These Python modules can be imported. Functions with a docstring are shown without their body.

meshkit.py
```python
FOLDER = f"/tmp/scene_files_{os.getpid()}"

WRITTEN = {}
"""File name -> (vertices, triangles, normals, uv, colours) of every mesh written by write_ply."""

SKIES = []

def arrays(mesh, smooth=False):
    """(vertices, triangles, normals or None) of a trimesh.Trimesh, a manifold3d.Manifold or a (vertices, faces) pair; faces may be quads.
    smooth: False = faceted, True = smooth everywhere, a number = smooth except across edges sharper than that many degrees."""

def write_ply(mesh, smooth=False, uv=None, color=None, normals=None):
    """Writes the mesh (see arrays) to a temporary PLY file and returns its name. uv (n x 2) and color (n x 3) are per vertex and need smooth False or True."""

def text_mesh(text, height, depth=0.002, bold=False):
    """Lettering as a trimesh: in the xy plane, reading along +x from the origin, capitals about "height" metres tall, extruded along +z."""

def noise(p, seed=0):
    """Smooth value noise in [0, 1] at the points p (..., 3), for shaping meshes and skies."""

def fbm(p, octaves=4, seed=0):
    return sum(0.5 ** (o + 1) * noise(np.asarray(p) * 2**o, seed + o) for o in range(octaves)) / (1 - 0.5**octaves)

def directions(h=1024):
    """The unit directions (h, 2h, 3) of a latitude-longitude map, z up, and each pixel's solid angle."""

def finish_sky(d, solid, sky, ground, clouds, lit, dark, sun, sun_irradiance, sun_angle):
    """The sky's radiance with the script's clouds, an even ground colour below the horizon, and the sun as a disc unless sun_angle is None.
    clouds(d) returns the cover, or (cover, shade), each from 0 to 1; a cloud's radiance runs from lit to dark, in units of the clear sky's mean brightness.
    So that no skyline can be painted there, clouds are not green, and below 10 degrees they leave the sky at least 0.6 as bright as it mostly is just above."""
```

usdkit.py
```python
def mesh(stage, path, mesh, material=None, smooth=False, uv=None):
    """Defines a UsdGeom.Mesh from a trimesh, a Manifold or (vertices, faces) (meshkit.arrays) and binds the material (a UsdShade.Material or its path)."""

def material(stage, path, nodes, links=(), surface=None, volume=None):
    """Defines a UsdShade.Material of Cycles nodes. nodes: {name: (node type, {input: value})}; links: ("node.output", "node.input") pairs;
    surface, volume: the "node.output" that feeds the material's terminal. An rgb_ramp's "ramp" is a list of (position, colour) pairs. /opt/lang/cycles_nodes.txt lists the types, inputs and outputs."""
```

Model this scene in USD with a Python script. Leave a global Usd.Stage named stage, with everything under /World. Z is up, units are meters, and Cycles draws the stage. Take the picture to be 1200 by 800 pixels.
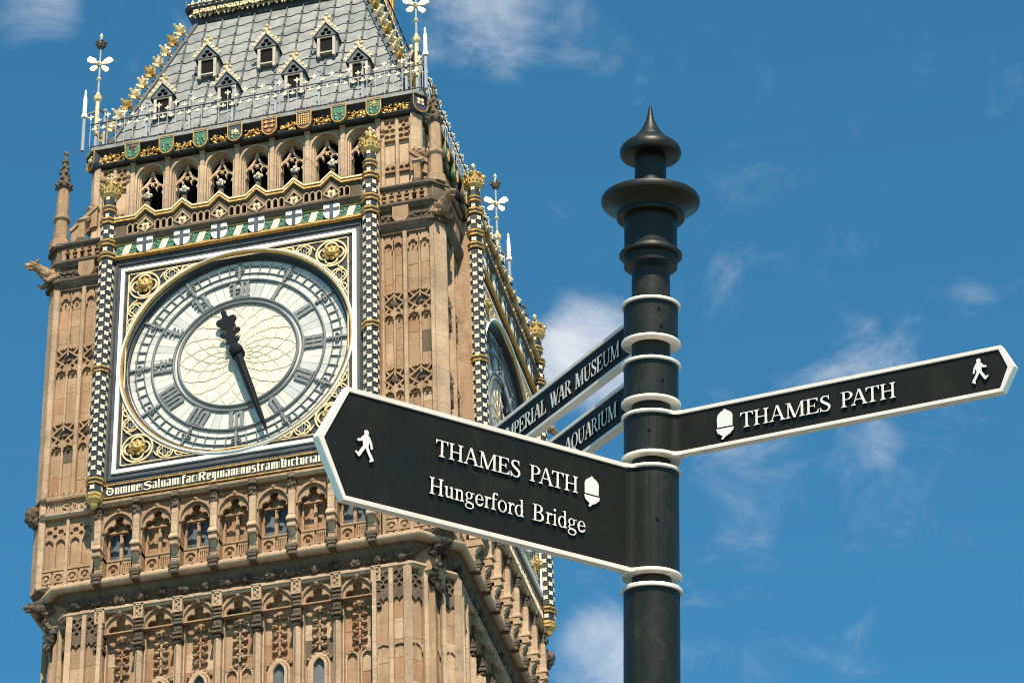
import math, random
import numpy as np
import trimesh
import manifold3d as m3
from shapely.geometry import Polygon, MultiPolygon, Point, LineString, box as sbox
from shapely.ops import unary_union
from shapely import affinity
from pxr import Usd, UsdGeom, UsdLux, UsdShade, Gf, Sdf
import usdkit

PI = math.pi
rng = random.Random(7)
stage = Usd.Stage.CreateInMemory()
UsdGeom.SetStageUpAxis(stage, 'Z')
UsdGeom.SetStageMetersPerUnit(stage, 1.0)
world = UsdGeom.Xform.Define(stage, '/World')
UsdGeom.Scope.Define(stage, '/World/Looks')

# ------------------------------------------------------------------ camera
Z0 = 55.0                                  # height of the dial centre above the ground
EYE = (23.994, -78.436, Z0 - 53.324)
YAW, PITCH, ROLL, FOCAL_PX = -0.215, 0.616, -0.039, 3668.6


def camera_axes():
    cy, sy, cp, sp = math.cos(YAW), math.sin(YAW), math.cos(PITCH), math.sin(PITCH)
    f = np.array([sy * cp, cy * cp, sp]); r = np.array([cy, -sy, 0]); u = np.cross(r, f)
    cr, sr = math.cos(ROLL), math.sin(ROLL)
    return cr * r + sr * u, -sr * r + cr * u, f


CR, CU, CF = camera_axes()
cam = UsdGeom.Camera.Define(stage, '/World/camera')
cam.AddTransformOp().Set(Gf.Matrix4d(*CR, 0, *CU, 0, *(-CF), 0, *EYE, 1))
cam.CreateHorizontalApertureAttr(36.0)
cam.CreateVerticalApertureAttr(24.0)
cam.CreateFocalLengthAttr(FOCAL_PX * 36.0 / 1200.0)
cam.CreateClippingRangeAttr((0.1, 5000.0))
cam.CreateExposureAttr(0.72)


def mat(name, nodes, links=(), surface='p.BSDF'):
    return usdkit.material(stage, '/World/Looks/' + name, nodes, links, surface=surface)


# ------------------------------------------------------------------ sky and sun
SUN_AZ, SUN_EL = math.radians(20), math.radians(50)     # azimuth to the right of the tower front's normal
SUN = np.array([math.sin(SUN_AZ) * math.cos(SUN_EL), -math.cos(SUN_AZ) * math.cos(SUN_EL), math.sin(SUN_EL)])


def view_dir(px, py):
    d = CR * (px - 600) / FOCAL_PX + CU * (400 - py) / FOCAL_PX + CF
    return d / np.linalg.norm(d)


# centre, radius in degrees, weight of the clouds in the picture
CLOUD_LIST = [(550, 15, 1.7, 0.22), (620, 20, 1.6, 0.15), (690, 45, 0.9, 0.07), (690, 420, 1.5, 0.36), (640, 425, 1.0, 0.2), (700, 775, 1.3, 0.30), (1010, 420, 1.2, 0.09), (1030, 520, 0.6, 0.08), (850, 370, 0.9, 0.06), (1140, 350, 0.6, 0.05), (40, 25, 1.1, 0.16)]


def sky_material():
    n = {'tc': ('texture_coordinate', {}),
         'sky': ('sky_texture', {'sky_type': 'single_scattering', 'sun_disc': False, 'sun_elevation': SUN_EL,
                                 'sun_rotation': math.atan2(SUN[0], SUN[1]), 'air_density': 1.0, 'aerosol_density': 0.35, 'ozone_density': 2.0}),
         'tint': ('mix', {'mix_type': 'multiply', 'fac': 1.0, 'color2': (0.36, 0.99, 1.08)}),
         'map': ('mapping', {'mapping_type': 'point', 'scale': (1.0, 1.0, 1.5)}),
         'n1': ('noise_texture', {'scale': 30.0, 'detail': 11.0, 'roughness': 0.63, 'distortion': 0.55}),
         'big': ('noise_texture', {'scale': 7.0, 'detail': 2.0}),
         'mulb': ('math', {'math_type': 'multiply_add', 'value2': 0.55, 'value3': 0.0}),
         'sum0': ('math', {'math_type': 'multiply_add', 'value2': 0.62}),
         'bg': ('background_shader', {'strength': 0.088})}
    l = [('tc.generated', 'map.vector'), ('map.vector', 'n1.vector'), ('map.vector', 'big.vector'),
         ('big.fac', 'mulb.value1'), ('n1.fac', 'sum0.value1'), ('mulb.value', 'sum0.value3')]
    prev = 'sum0.value'
    # the cumulus in view: (pixel, size in degrees, weight)
    for i, (px, py, s, wgt) in enumerate(CLOUD_LIST):
        d = view_dir(px, py)
        n[f'd{i}'] = ('vector_math', {'math_type': 'dot_product', 'vector2': tuple(d)})
        n[f'r{i}'] = ('map_range', {'range_type': 'smoothstep', 'from_min': math.cos(math.radians(s)), 'from_max': 1.0, 'to_min': 0.0, 'to_max': wgt, 'clamp': True})
        n[f'a{i}'] = ('math', {'math_type': 'add'})
        l += [('tc.generated', f'd{i}.vector1'), (f'd{i}.value', f'r{i}.value'), (prev, f'a{i}.value1'), (f'r{i}.result', f'a{i}.value2')]
        prev = f'a{i}.value'
    n['cover'] = ('map_range', {'range_type': 'smoothstep', 'from_min': 0.63, 'from_max': 1.12, 'to_min': 0.0, 'to_max': 0.9, 'clamp': True})
    n['mixc'] = ('mix', {'mix_type': 'mix', 'color2': (6.0, 6.2, 6.5)})
    l += [(prev, 'cover.value'), ('sky.color', 'tint.color1'), ('tint.color', 'mixc.color1'), ('cover.result', 'mixc.fac'), ('mixc.color', 'bg.color')]
    return mat('sky', n, l, 'bg.background')


sky = UsdLux.DomeLight.Define(stage, '/World/sky')
sky.GetPrim().SetCustomDataByKey('kind', 'structure')
UsdShade.MaterialBindingAPI.Apply(sky.GetPrim()).Bind(sky_material())

sun = UsdLux.DistantLight.Define(stage, '/World/sun')
sun.CreateIntensityAttr(1.25)
sun.CreateAngleAttr(0.53)
sun.CreateColorAttr(Gf.Vec3f(1.0, 0.87, 0.70))
sun.CreateNormalizeAttr(True)
zx = np.cross([0, 0, 1.0], SUN); zx /= np.linalg.norm(zx); zy = np.cross(SUN, zx)
sun.AddTransformOp().Set(Gf.Matrix4d(*zx, 0, *zy, 0, *SUN, 0, 0, 0, 150, 1))


# ------------------------------------------------------------------ materials
def stone_mat(name, lo, mid, hi, streak=0.5, bump=0.35, rough=0.9, joints=False):
    """limestone: tone by block, broad weathering, rain streaks, grey-black crust in patches, fine grain."""
    n = {'g': ('geometry', {}),
         'n1': ('noise_texture', {'scale': 0.8, 'detail': 5.0, 'roughness': 0.62}),
         'add': ('math', {'math_type': 'multiply_add', 'value2': 0.85, 'value3': -0.42}),
         'add2': ('math', {'math_type': 'add', 'use_clamp': True}),
         'ramp': ('rgb_ramp', {'ramp': [(0.08, lo), (0.42, mid), (0.9, hi)]}),
         'map': ('mapping', {'mapping_type': 'point', 'scale': (3.4, 3.4, 0.42)}),
         'n2': ('noise_texture', {'scale': 1.0, 'detail': 6.0, 'roughness': 0.68}),
         'sr': ('map_range', {'from_min': 0.46, 'from_max': 0.70, 'to_min': 0.0, 'to_max': streak, 'clamp': True}),
         'st': ('mix', {'mix_type': 'multiply', 'color2': (0.42, 0.36, 0.32)}),
         'n4': ('noise_texture', {'scale': 2.3, 'detail': 7.0, 'roughness': 0.72}),
         'cr': ('map_range', {'from_min': 0.57, 'from_max': 0.72, 'to_min': 0.0, 'to_max': 0.62, 'clamp': True}),
         'crust': ('mix', {'color2': (0.11, 0.092, 0.078)}),
         'n3': ('noise_texture', {'scale': 16.0, 'detail': 6.0, 'roughness': 0.75}),
         'sr3': ('map_range', {'from_min': 0.3, 'from_max': 0.75, 'to_min': 0.72, 'to_max': 1.18, 'clamp': True}),
         'cmb': ('combine_color', {}),
         'fine': ('mix', {'mix_type': 'multiply', 'fac': 1.0}),
         'b': ('bump', {'strength': bump, 'distance': 0.06}),
         'p': ('principled_bsdf', {'roughness': rough, 'specular_ior_level': 0.15})}
    l = [('g.position', 'n1.vector'), ('g.random_per_island', 'add.value1'), ('n1.fac', 'add2.value1'), ('add.value', 'add2.value2'),
         ('add2.value', 'ramp.fac'), ('g.position', 'map.vector'), ('map.vector', 'n2.vector'), ('n2.fac', 'sr.value'), ('sr.result', 'st.fac'),
         ('ramp.color', 'st.color1'), ('g.position', 'n4.vector'), ('n4.fac', 'cr.value'), ('cr.result', 'crust.fac'), ('st.color', 'crust.color1'),
         ('g.position', 'n3.vector'), ('n3.fac', 'sr3.value'), ('sr3.result', 'cmb.r'), ('sr3.result', 'cmb.g'), ('sr3.result', 'cmb.b'),
         ('crust.color', 'fine.color1'), ('cmb.color', 'fine.color2'), ('fine.color', 'p.base_color'), ('n3.fac', 'b.height'), ('b.normal', 'p.normal')]
    if joints:                                  # bed joints of the shafts, too narrow to model
        n.update({'sx': ('separate_xyz', {}), 'jz': ('math', {'math_type': 'multiply_add', 'value2': 1.72}), 'jr': ('math', {'math_type': 'multiply', 'value2': 3.0}), 'fr': ('math', {'math_type': 'fraction'}),
                  'jl': ('math', {'math_type': 'less_than', 'value2': 0.035}), 'jf': ('math', {'math_type': 'multiply', 'value2': 0.45}), 'jm': ('mix', {'mix_type': 'multiply', 'color2': (0.30, 0.26, 0.22)}),
                  'fl': ('math', {'math_type': 'floor'}), 'wn': ('white_noise_texture', {'dimensions': '1D'}), 'wr': ('map_range', {'to_min': 0.84, 'to_max': 1.10}), 'wc': ('combine_color', {}), 'wm': ('mix', {'mix_type': 'multiply', 'fac': 1.0})})
        l.remove(('fine.color', 'p.base_color'))
        l += [('g.position', 'sx.vector'), ('g.random_per_island', 'jr.value1'), ('sx.z', 'jz.value1'), ('jr.value', 'jz.value3'), ('jz.value', 'fr.value1'), ('fr.value', 'jl.value1'), ('jl.value', 'jf.value1'), ('jf.value', 'jm.fac'),
              ('jz.value', 'fl.value1'), ('fl.value', 'wn.w'), ('wn.value', 'wr.value'), ('wr.result', 'wc.r'), ('wr.result', 'wc.g'), ('wr.result', 'wc.b'), ('fine.color', 'jm.color1'), ('jm.color', 'wm.color1'), ('wc.color', 'wm.color2'), ('wm.color', 'p.base_color')]
    return mat(name, n, l)


def plain_mat(name, col, rough=0.5, metallic=0.0, var=0.25, scale=6.0, bump=0.0, spec=0.5, coat=0.0):
    lo = tuple(c * (1 - var) for c in col); hi = tuple(min(1, c * (1 + var)) for c in col)
    n = {'g': ('geometry', {}), 'n1': ('noise_texture', {'scale': scale, 'detail': 5.0, 'roughness': 0.6}),
         'ramp': ('rgb_ramp', {'ramp': [(0.3, lo), (0.7, hi)]}),
         'rr': ('map_range', {'from_min': 0.3, 'from_max': 0.7, 'to_min': max(0.03, rough - 0.1), 'to_max': min(1, rough + 0.12), 'clamp': True}),
         'p': ('principled_bsdf', {'metallic': metallic, 'specular_ior_level': spec, 'coat_weight': coat})}
    l = [('g.position', 'n1.vector'), ('n1.fac', 'ramp.fac'), ('ramp.color', 'p.base_color'), ('n1.fac', 'rr.value'), ('rr.result', 'p.roughness')]
    if bump:
        n['b'] = ('bump', {'strength': bump, 'distance': 0.02})
        l += [('n1.fac', 'b.height'), ('b.normal', 'p.normal')]
    return mat(name, n, l)


M = {}
M['stone'] = stone_mat('stone', (0.346, 0.231, 0.14), (0.565, 0.399, 0.251), (0.739, 0.549, 0.373), 0.55)
M['stone_pale'] = stone_mat('stone_pale', (0.439, 0.312, 0.204), (0.657, 0.486, 0.327), (0.808, 0.636, 0.455), 0.45, joints=True)
M['stone_warm'] = stone_mat('stone_warm', (0.335, 0.196, 0.111), (0.519, 0.33, 0.186), (0.67, 0.475, 0.298), 0.55)
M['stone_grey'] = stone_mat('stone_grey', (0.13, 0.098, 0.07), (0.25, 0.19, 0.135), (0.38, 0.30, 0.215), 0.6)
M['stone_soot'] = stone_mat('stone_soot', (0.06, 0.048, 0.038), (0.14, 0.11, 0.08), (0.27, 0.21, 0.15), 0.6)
M['stone_belfry'] = stone_mat('stone_belfry', (0.47, 0.341, 0.225), (0.672, 0.501, 0.342), (0.795, 0.627, 0.46), 0.4, joints=True)
M['gold'] = plain_mat('gold', (0.58, 0.375, 0.125), 0.40, 0.6, 0.18, 9.0, 0.3)
M['gold_dull'] = plain_mat('gold_dull', (0.40, 0.225, 0.06), 0.45, 0.65, 0.35, 8.0, 0.3)
M['gold_pale'] = plain_mat('gold_pale', (0.69, 0.54, 0.31), 0.48, 0.3, 0.25, 9.0, 0.2)
M['cream'] = plain_mat('cream', (0.70, 0.62, 0.45), 0.5, 0.0, 0.22, 9.0)
M['white_paint'] = plain_mat('white_paint', (0.84, 0.81, 0.74), 0.45, 0.0, 0.06, 5.0)
M['iron_black'] = plain_mat('iron_black', (0.016, 0.018, 0.020), 0.45, 0.0, 0.35, 4.0)
M['frame_slate'] = plain_mat('frame_slate', (0.040, 0.050, 0.058), 0.5, 0.0, 0.3, 2.0)
M['dial_iron'] = plain_mat('dial_iron', (0.145, 0.158, 0.158), 0.5, 0.0, 0.2, 3.0)
M['hand_black'] = plain_mat('hand_black', (0.008, 0.011, 0.013), 0.75, 0.0, 0.3, 3.0, 0.0, 0.12)
M['opal'] = plain_mat('opal', (0.57, 0.555, 0.50), 0.25, 0.0, 0.05, 2.0)
M['opal_b'] = plain_mat('opal_b', (0.46, 0.465, 0.44), 0.28, 0.0, 0.06, 2.0)
M['opal_centre'] = plain_mat('opal_centre', (0.61, 0.575, 0.50), 0.3, 0.0, 0.10, 5.0)
M['green'] = plain_mat('green', (0.03, 0.13, 0.065), 0.5, 0.0, 0.6, 20.0)
M['red'] = plain_mat('red', (0.12, 0.028, 0.022), 0.5)
M['blue_field'] = plain_mat('blue_field', (0.022, 0.026, 0.045), 0.5)
M['lead'] = plain_mat('lead', (0.215, 0.22, 0.212), 0.6, 0.0, 0.30, 2.6, 0.15)
M['lead_b'] = plain_mat('lead_b', (0.175, 0.185, 0.182), 0.55, 0.0, 0.32, 2.2, 0.1)
M['lead_dark'] = plain_mat('lead_dark', (0.07, 0.078, 0.083), 0.5)
M['steel_grey'] = plain_mat('steel_grey', (0.27, 0.31, 0.33), 0.5, 0.0, 0.1)
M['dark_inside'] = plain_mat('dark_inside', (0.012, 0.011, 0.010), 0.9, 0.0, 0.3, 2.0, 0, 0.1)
M['window_glass'] = plain_mat('window_glass', (0.075, 0.088, 0.094), 0.42, 0.0, 0.3, 1.5)
M['dormer_paint'] = plain_mat('dormer_paint', (0.40, 0.36, 0.29), 0.55, 0.0, 0.2, 4.0)
M['red_dark'] = plain_mat('red_dark', (0.13, 0.075, 0.07), 0.5)

# ------------------------------------------------------------------ prims
USED = {}


def numbered(parent, name):
    k = USED.get((parent, name), -1) + 1
    USED[(parent, name)] = k
    return f'{parent}/{name}' if k == 0 else f'{parent}/{name}_{k:03d}'


def say(prim, label=None, category=None, group=None, kind=None):
    for k, v in (('label', label), ('category', category), ('group', group), ('kind', kind)):
        if v:
            prim.SetCustomDataByKey(k, v)


def grp(name, parent='/World'):
    p = numbered(parent, name)
    UsdGeom.Xform.Define(stage, p)
    return p


def obj(name, mb, m, parent='/World', smooth=False, label=None, kind=None):
    mesh = mb.mesh() if isinstance(mb, MB) else mb
    p = numbered(parent, name)
    prim = usdkit.mesh(stage, p, mesh, M[m] if isinstance(m, str) else m, smooth=smooth).GetPrim()
    say(prim, label, kind=kind)
    return p


def pieces(name, mb, m, parent='/World', smooth=False):
    """every piece collected in mb as a prim of its own."""
    for v, f in zip(mb.v, mb.f):
        obj(name, (v, f - f.min()), m, parent, smooth)


# ------------------------------------------------------------------ mesh building
def frame_to_world(face):
    # face-local (u to the right, v up, w outwards) -> world; a number is an angle about the tower, 0 = front, 90 = right
    if isinstance(face, (int, float)):
        c, s = math.cos(math.radians(face)), math.sin(math.radians(face))
        return np.array([[c, 0, s], [s, 0, -c], [0, 1, 0]])
    A = {'front': [[1, 0, 0], [0, 0, -1], [0, 1, 0]], 'right': [[0, 0, 1], [1, 0, 0], [0, 1, 0]],
         'back': [[-1, 0, 0], [0, 0, 1], [0, 1, 0]], 'left': [[0, 0, -1], [-1, 0, 0], [0, 1, 0]]}.get(face)
    return np.array(A if A is not None else np.eye(3), float)


def polys(g):
    if g.is_empty:
        return []
    if g.geom_type == 'Polygon':
        return [g]
    return [p for p in getattr(g, 'geoms', []) if p.geom_type == 'Polygon' and p.area > 1e-9]


class MB:
    """Collects pieces in face-local coordinates (or world ones for face None)."""

    def __init__(self, face=None, z0=None):
        self.A = frame_to_world(face); self.v = []; self.f = []; self.n = 0
        self.t = np.array([0, 0, (Z0 if face is not None else 0.0) if z0 is None else z0])

    def add(self, v, f):
        v = np.asarray(v, float) @ self.A.T + self.t
        self.v.append(v); self.f.append(np.asarray(f, int) + self.n); self.n += len(v)
        return self

    def addmesh(self, m):
        return self.add(m.vertices, m.faces)

    def plate(self, g, w0, w1):
        for p in polys(g):
            cs = m3.CrossSection([list(map(tuple, np.array(r.coords)[:-1])) for r in (p.exterior, *p.interiors)], m3.FillRule.EvenOdd)
            mm = cs.extrude(w1 - w0).to_mesh()
            v = np.array(mm.vert_properties[:, :3], float); v[:, 2] += w0
            self.add(v, mm.tri_verts)
        return self

    def hull(self, pts):
        h = trimesh.convex.convex_hull(np.asarray(pts, float))
        return self.add(h.vertices, h.faces)

    def box(self, u0, u1, v0, v1, w0, w1, b=0.0):
        if b <= 0:
            P = [(u, v, w) for w in (w0, w1) for u, v in ((u0, v0), (u1, v0), (u1, v1), (u0, v1))]
        else:
            P = [(u, v, w0) for u, v in ((u0, v0), (u1, v0), (u1, v1), (u0, v1))]
            P += [(u, v, w1 - b) for u, v in ((u0, v0), (u1, v0), (u1, v1), (u0, v1))]
            P += [(u, v, w1) for u, v in ((u0 + b, v0 + b), (u1 - b, v0 + b), (u1 - b, v1 - b), (u0 + b, v1 - b))]
        n = len(P) // 4
        F = [(0, 2, 1), (0, 3, 2)]
        for k in range(n - 1):
            for i in range(4):
                a, c = 4 * k + i, 4 * k + (i + 1) % 4
                F += [(a, c, c + 4), (a, c + 4, a + 4)]
        t = 4 * (n - 1)
        F += [(t, t + 1, t + 2), (t, t + 2, t + 3)]
        return self.add(P, F)

    def hmould(self, u0, u1, prof):
        """profile of (w, v) from the bottom up, run along u, closed to its chord."""
        k = len(prof)
        P = [(u, v, w) for u in (u0, u1) for w, v in prof]
        F = []
        for i in range(k):
            j = (i + 1) % k
            F += [(i, k + i, k + j), (i, k + j, j)]
        for i in range(1, k - 1):
            F += [(0, i, i + 1), (k, k + i + 1, k + i)]
        return self.add(P, [f[::-1] for f in F])

    def vprism(self, plan, z0, z1):
        """plan polygon in (u, w), upright from z0 to z1."""
        p = Polygon(plan)
        cs = m3.CrossSection([list(map(tuple, np.array(p.exterior.coords)[:-1]))], m3.FillRule.EvenOdd)
        mm = cs.extrude(z1 - z0).to_mesh(); v = np.array(mm.vert_properties[:, :3], float)
        v = np.stack([v[:, 0], v[:, 2] + z0, v[:, 1]], 1)
        return self.add(v, np.asarray(mm.tri_verts)[:, ::-1])

    def lathe(self, prof, n=8, u=0.0, w=0.0, v=0.0, phase=None, cap=True):
        """(radius, height) profile turned about an upright axis."""
        ph = PI / n if phase is None else phase
        P = []; F = []
        for r, h in prof:
            for i in range(n):
                a = ph + 2 * PI * i / n
                P.append((u + r * math.sin(a), v + h, w + r * math.cos(a)))
        k = len(prof)
        for j in range(k - 1):
            for i in range(n):
                a, b = j * n + i, j * n + (i + 1) % n
                F += [(a, b, b + n), (a, b + n, a + n)]
        if cap:
            P += [(u, v + prof[0][1], w), (u, v + prof[-1][1], w)]
            for i in range(n):
                F += [(len(P) - 2, (i + 1) % n, i), (len(P) - 1, (k - 1) * n + i, (k - 1) * n + (i + 1) % n)]
        return self.add(P, F)

    def ring(self, prof, n=96, a0=0.0, a1=2 * PI, u=0.0, v=0.0):
        """(radius, w) profile turned about the outward axis (a round frame)."""
        P = []; F = []; k = len(prof)
        for i in range(n):
            a = a0 + (a1 - a0) * i / n
            P += [(u + r * math.cos(a), v + r * math.sin(a), w) for r, w in prof]
        for i in range(n):
            for j in range(k):
                a, b = i * k + j, i * k + (j + 1) % k
                c, d = ((i + 1) % n) * k + j, ((i + 1) % n) * k + (j + 1) % k
                F += [(a, c, d), (a, d, b)]
        return self.add(P, F)

    def blob(self, c, r, seed=0, sub=1, sq=(1, 1, 1), rough=0.25):
        s = ICO[sub]; rr = np.random.RandomState(abs(int(seed)) % 100000)
        v = s[0] * (1 + rough * (rr.rand(len(s[0]), 1) - 0.5) * 2) * np.array(sq) * r + np.array(c)
        return self.add(v, s[1])

    def bar(self, p, q, a, b=None):
        """square bar between two points."""
        p, q = np.asarray(p, float), np.asarray(q, float); b = a if b is None else b
        t = q - p; t /= np.linalg.norm(t)
        h = np.array([0, 0, 1.0]) if abs(t[2]) < 0.9 else np.array([1.0, 0, 0])
        s = np.cross(t, h); s /= np.linalg.norm(s); h = np.cross(s, t)
        P = [e + s * x * a / 2 + h * y * b / 2 for e in (p, q) for x, y in ((-1, -1), (1, -1), (1, 1), (-1, 1))]
        F = [(0, 2, 1), (0, 3, 2), (4, 5, 6), (4, 6, 7)]
        for i in range(4):
            j = (i + 1) % 4
            F += [(i, j, j + 4), (i, j + 4, i + 4)]
        return self.add(P, F)

    def tube(self, pts, rad, n=6):
        pts = np.asarray(pts, float); t = np.gradient(pts, axis=0); t /= np.linalg.norm(t, axis=1, keepdims=True)
        rad = np.broadcast_to(rad, (len(pts),))
        P = []; F = []
        h = np.array([0.31, 0.17, 0.93])
        for c, d, r in zip(pts, t, rad):
            s = np.cross(d, h); s /= np.linalg.norm(s); e = np.cross(s, d)
            P += [c + r * (math.cos(2 * PI * i / n) * s + math.sin(2 * PI * i / n) * e) for i in range(n)]
        for k in range(len(pts) - 1):
            for i in range(n):
                a, b = k * n + i, k * n + (i + 1) % n
                F += [(a, b, b + n), (a, b + n, a + n)]
        P += [pts[0], pts[-1]]
        for i in range(n):
            F += [(len(P) - 2, (i + 1) % n, i), (len(P) - 1, (len(pts) - 1) * n + i, (len(pts) - 1) * n + (i + 1) % n)]
        return self.add(P, F)

    def square_ring(self, prof, c=0.0):
        """(half width, z) profile carried round all four sides, corners cut by c (a number or one per point)."""
        P = []; F = []; k = 8
        cs = np.broadcast_to(c, (len(prof),))
        for (w, z), cc in zip(prof, cs):
            cc = max(cc, 0.002)
            for x, y in ((w - cc, -w), (w, -w + cc), (w, w - cc), (w - cc, w), (-w + cc, w), (-w, w - cc), (-w, -w + cc), (-w + cc, -w)):
                P.append((x, y, z))
        for j in range(len(prof) - 1):
            for i in range(k):
                a, b = j * k + i, j * k + (i + 1) % k
                F += [(a, b, b + k), (a, b + k, a + k)]
        return self.add(P, F)

    def mesh(self):
        return np.vstack(self.v), np.vstack(self.f)


ICO = {}
for _s in (0, 1, 2):
    _i = trimesh.creation.icosphere(subdivisions=_s); ICO[_s] = (np.array(_i.vertices), np.array(_i.faces))


# ------------------------------------------------------------------ outlines
def circ(x, y, r, q=12):
    return Point(x, y).buffer(r, quad_segs=q)


def annulus(x, y, r1, r0, q=12):
    return circ(x, y, r1, q).difference(circ(x, y, r0, q))


def line(pts, w, cap=2):
    return LineString(pts).buffer(w / 2, cap_style=cap, join_style=2)


def pointed(u0, u1, v0, vs, k=1.0, n=7):
    """a pointed-arch opening: jambs from v0 to vs, arcs of radius k x span."""
    s = u1 - u0; r = max(k, 0.501) * s
    pts = [(u0, v0), (u1, v0)]
    cx = u1 - r; am = math.acos(((u0 + u1) / 2 - cx) / r)
    for i in range(n + 1):
        a = am * i / n; pts.append((cx + r * math.cos(a), vs + r * math.sin(a)))
    cx = u0 + r
    for i in range(n - 1, -1, -1):
        a = am * i / n; pts.append((cx - r * math.cos(a), vs + r * math.sin(a)))
    return Polygon(pts)


def cusped(u0, u1, v0, vs, k=0.62, r=None):
    """a pointed arch whose head is a trefoil / cinquefoil opening."""
    s = u1 - u0; m = (u0 + u1) / 2; r = r or s * 0.2
    body = pointed(u0, u1, v0, vs, k)
    top = body.bounds[3]
    low = sbox(u0 + s * 0.06, v0, u1 - s * 0.06, vs - s * 0.12)
    foils = unary_union([circ(m - s * 0.27, vs + s * 0.05, r, 4), circ(m + s * 0.27, vs + s * 0.05, r, 4), circ(m, top - r * 1.35, r * 1.1, 4), circ(m, vs + s * 0.1, s * 0.2, 4)])
    return unary_union([low, foils]).intersection(body)


def quatrefoil(x, y, r, q=4):
    return unary_union([circ(x + dx * r * 0.5, y + dy * r * 0.5, r * 0.5, q) for dx, dy in ((1, 0), (-1, 0), (0, 1), (0, -1))] + [sbox(x - r * .4, y - r * .4, x + r * .4, y + r * .4)])


def flower4(x, y, r):
    return affinity.translate(affinity.scale(FLOWER, r, r, origin=(0, 0)), x, y)


FLOWER = unary_union([affinity.rotate(affinity.translate(affinity.scale(circ(0, 0, 1, 2), 0.39, 0.48), 0, 0.58), a, origin=(0, 0)) for a in (45, 135, 225, 315)] + [circ(0, 0, 0.3, 2)])


def shield(x, y, w, h):
    pts = [(-w / 2, h / 2), (w / 2, h / 2), (w / 2, -h * 0.1)]
    for i in range(1, 6):
        a = i / 5 * PI / 2
        pts.append((w / 2 * math.cos(a), -h * 0.1 - h * 0.4 * math.sin(a)))
    pts += [(-px, py) for px, py in pts[::-1][1:-2]] + [(-w / 2, -h * 0.1)]
    return affinity.translate(Polygon(pts).buffer(0), x, y)


def fleur(x, y, s):
    return affinity.translate(affinity.scale(FLEUR, s, s, origin=(0, 0)), x, y)


FLEUR = unary_union([Polygon([(-.12, 0), (.12, 0), (.2, .55), (0, 1.0), (-.2, .55)]),
                     Polygon([(.05, .2), (.5, .55), (.62, .3), (.35, .12)]), Polygon([(-.05, .2), (-.5, .55), (-.62, .3), (-.35, .12)]), sbox(-.3, .1, .3, .22)]).buffer(0)


# ------------------------------------------------------------------ lettering: a book serif and a black letter, drawn as outlines
def brush(pts, ws):
    """a pen stroke: points with widths, as one outline."""
    parts = []
    for (p, a), (q, b) in zip(zip(pts, ws), list(zip(pts, ws))[1:]):
        parts.append(MultiPolygon([circ(*p, a / 2, 4), circ(*q, b / 2, 4)]).convex_hull if a > 0 and b > 0 else Point(p).buffer(1))
    return unary_union(parts)


def curve(ctrl, n=7):
    """Catmull-Rom through (x, y, width) points."""
    c = np.array(ctrl, float); c = np.vstack([2 * c[0] - c[1], c, 2 * c[-1] - c[-2]]); out = []
    for i in range(1, len(c) - 2):
        for t in np.linspace(0, 1, n, endpoint=False):
            a, b, d, e = c[i - 1:i + 3]
            out.append(.5 * (2 * b + (d - a) * t + (2 * a - 5 * b + 4 * d - e) * t * t + (3 * b - a - 3 * d + e) * t ** 3))
    out.append(c[-2]); out = np.array(out)
    return brush([tuple(p[:2]) for p in out], [max(p[2], 8) for p in out])


def ell(x, y, rx, ry):
    return affinity.translate(affinity.scale(circ(0, 0, 1, 12), rx, ry, origin=(0, 0)), x, y)


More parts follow.
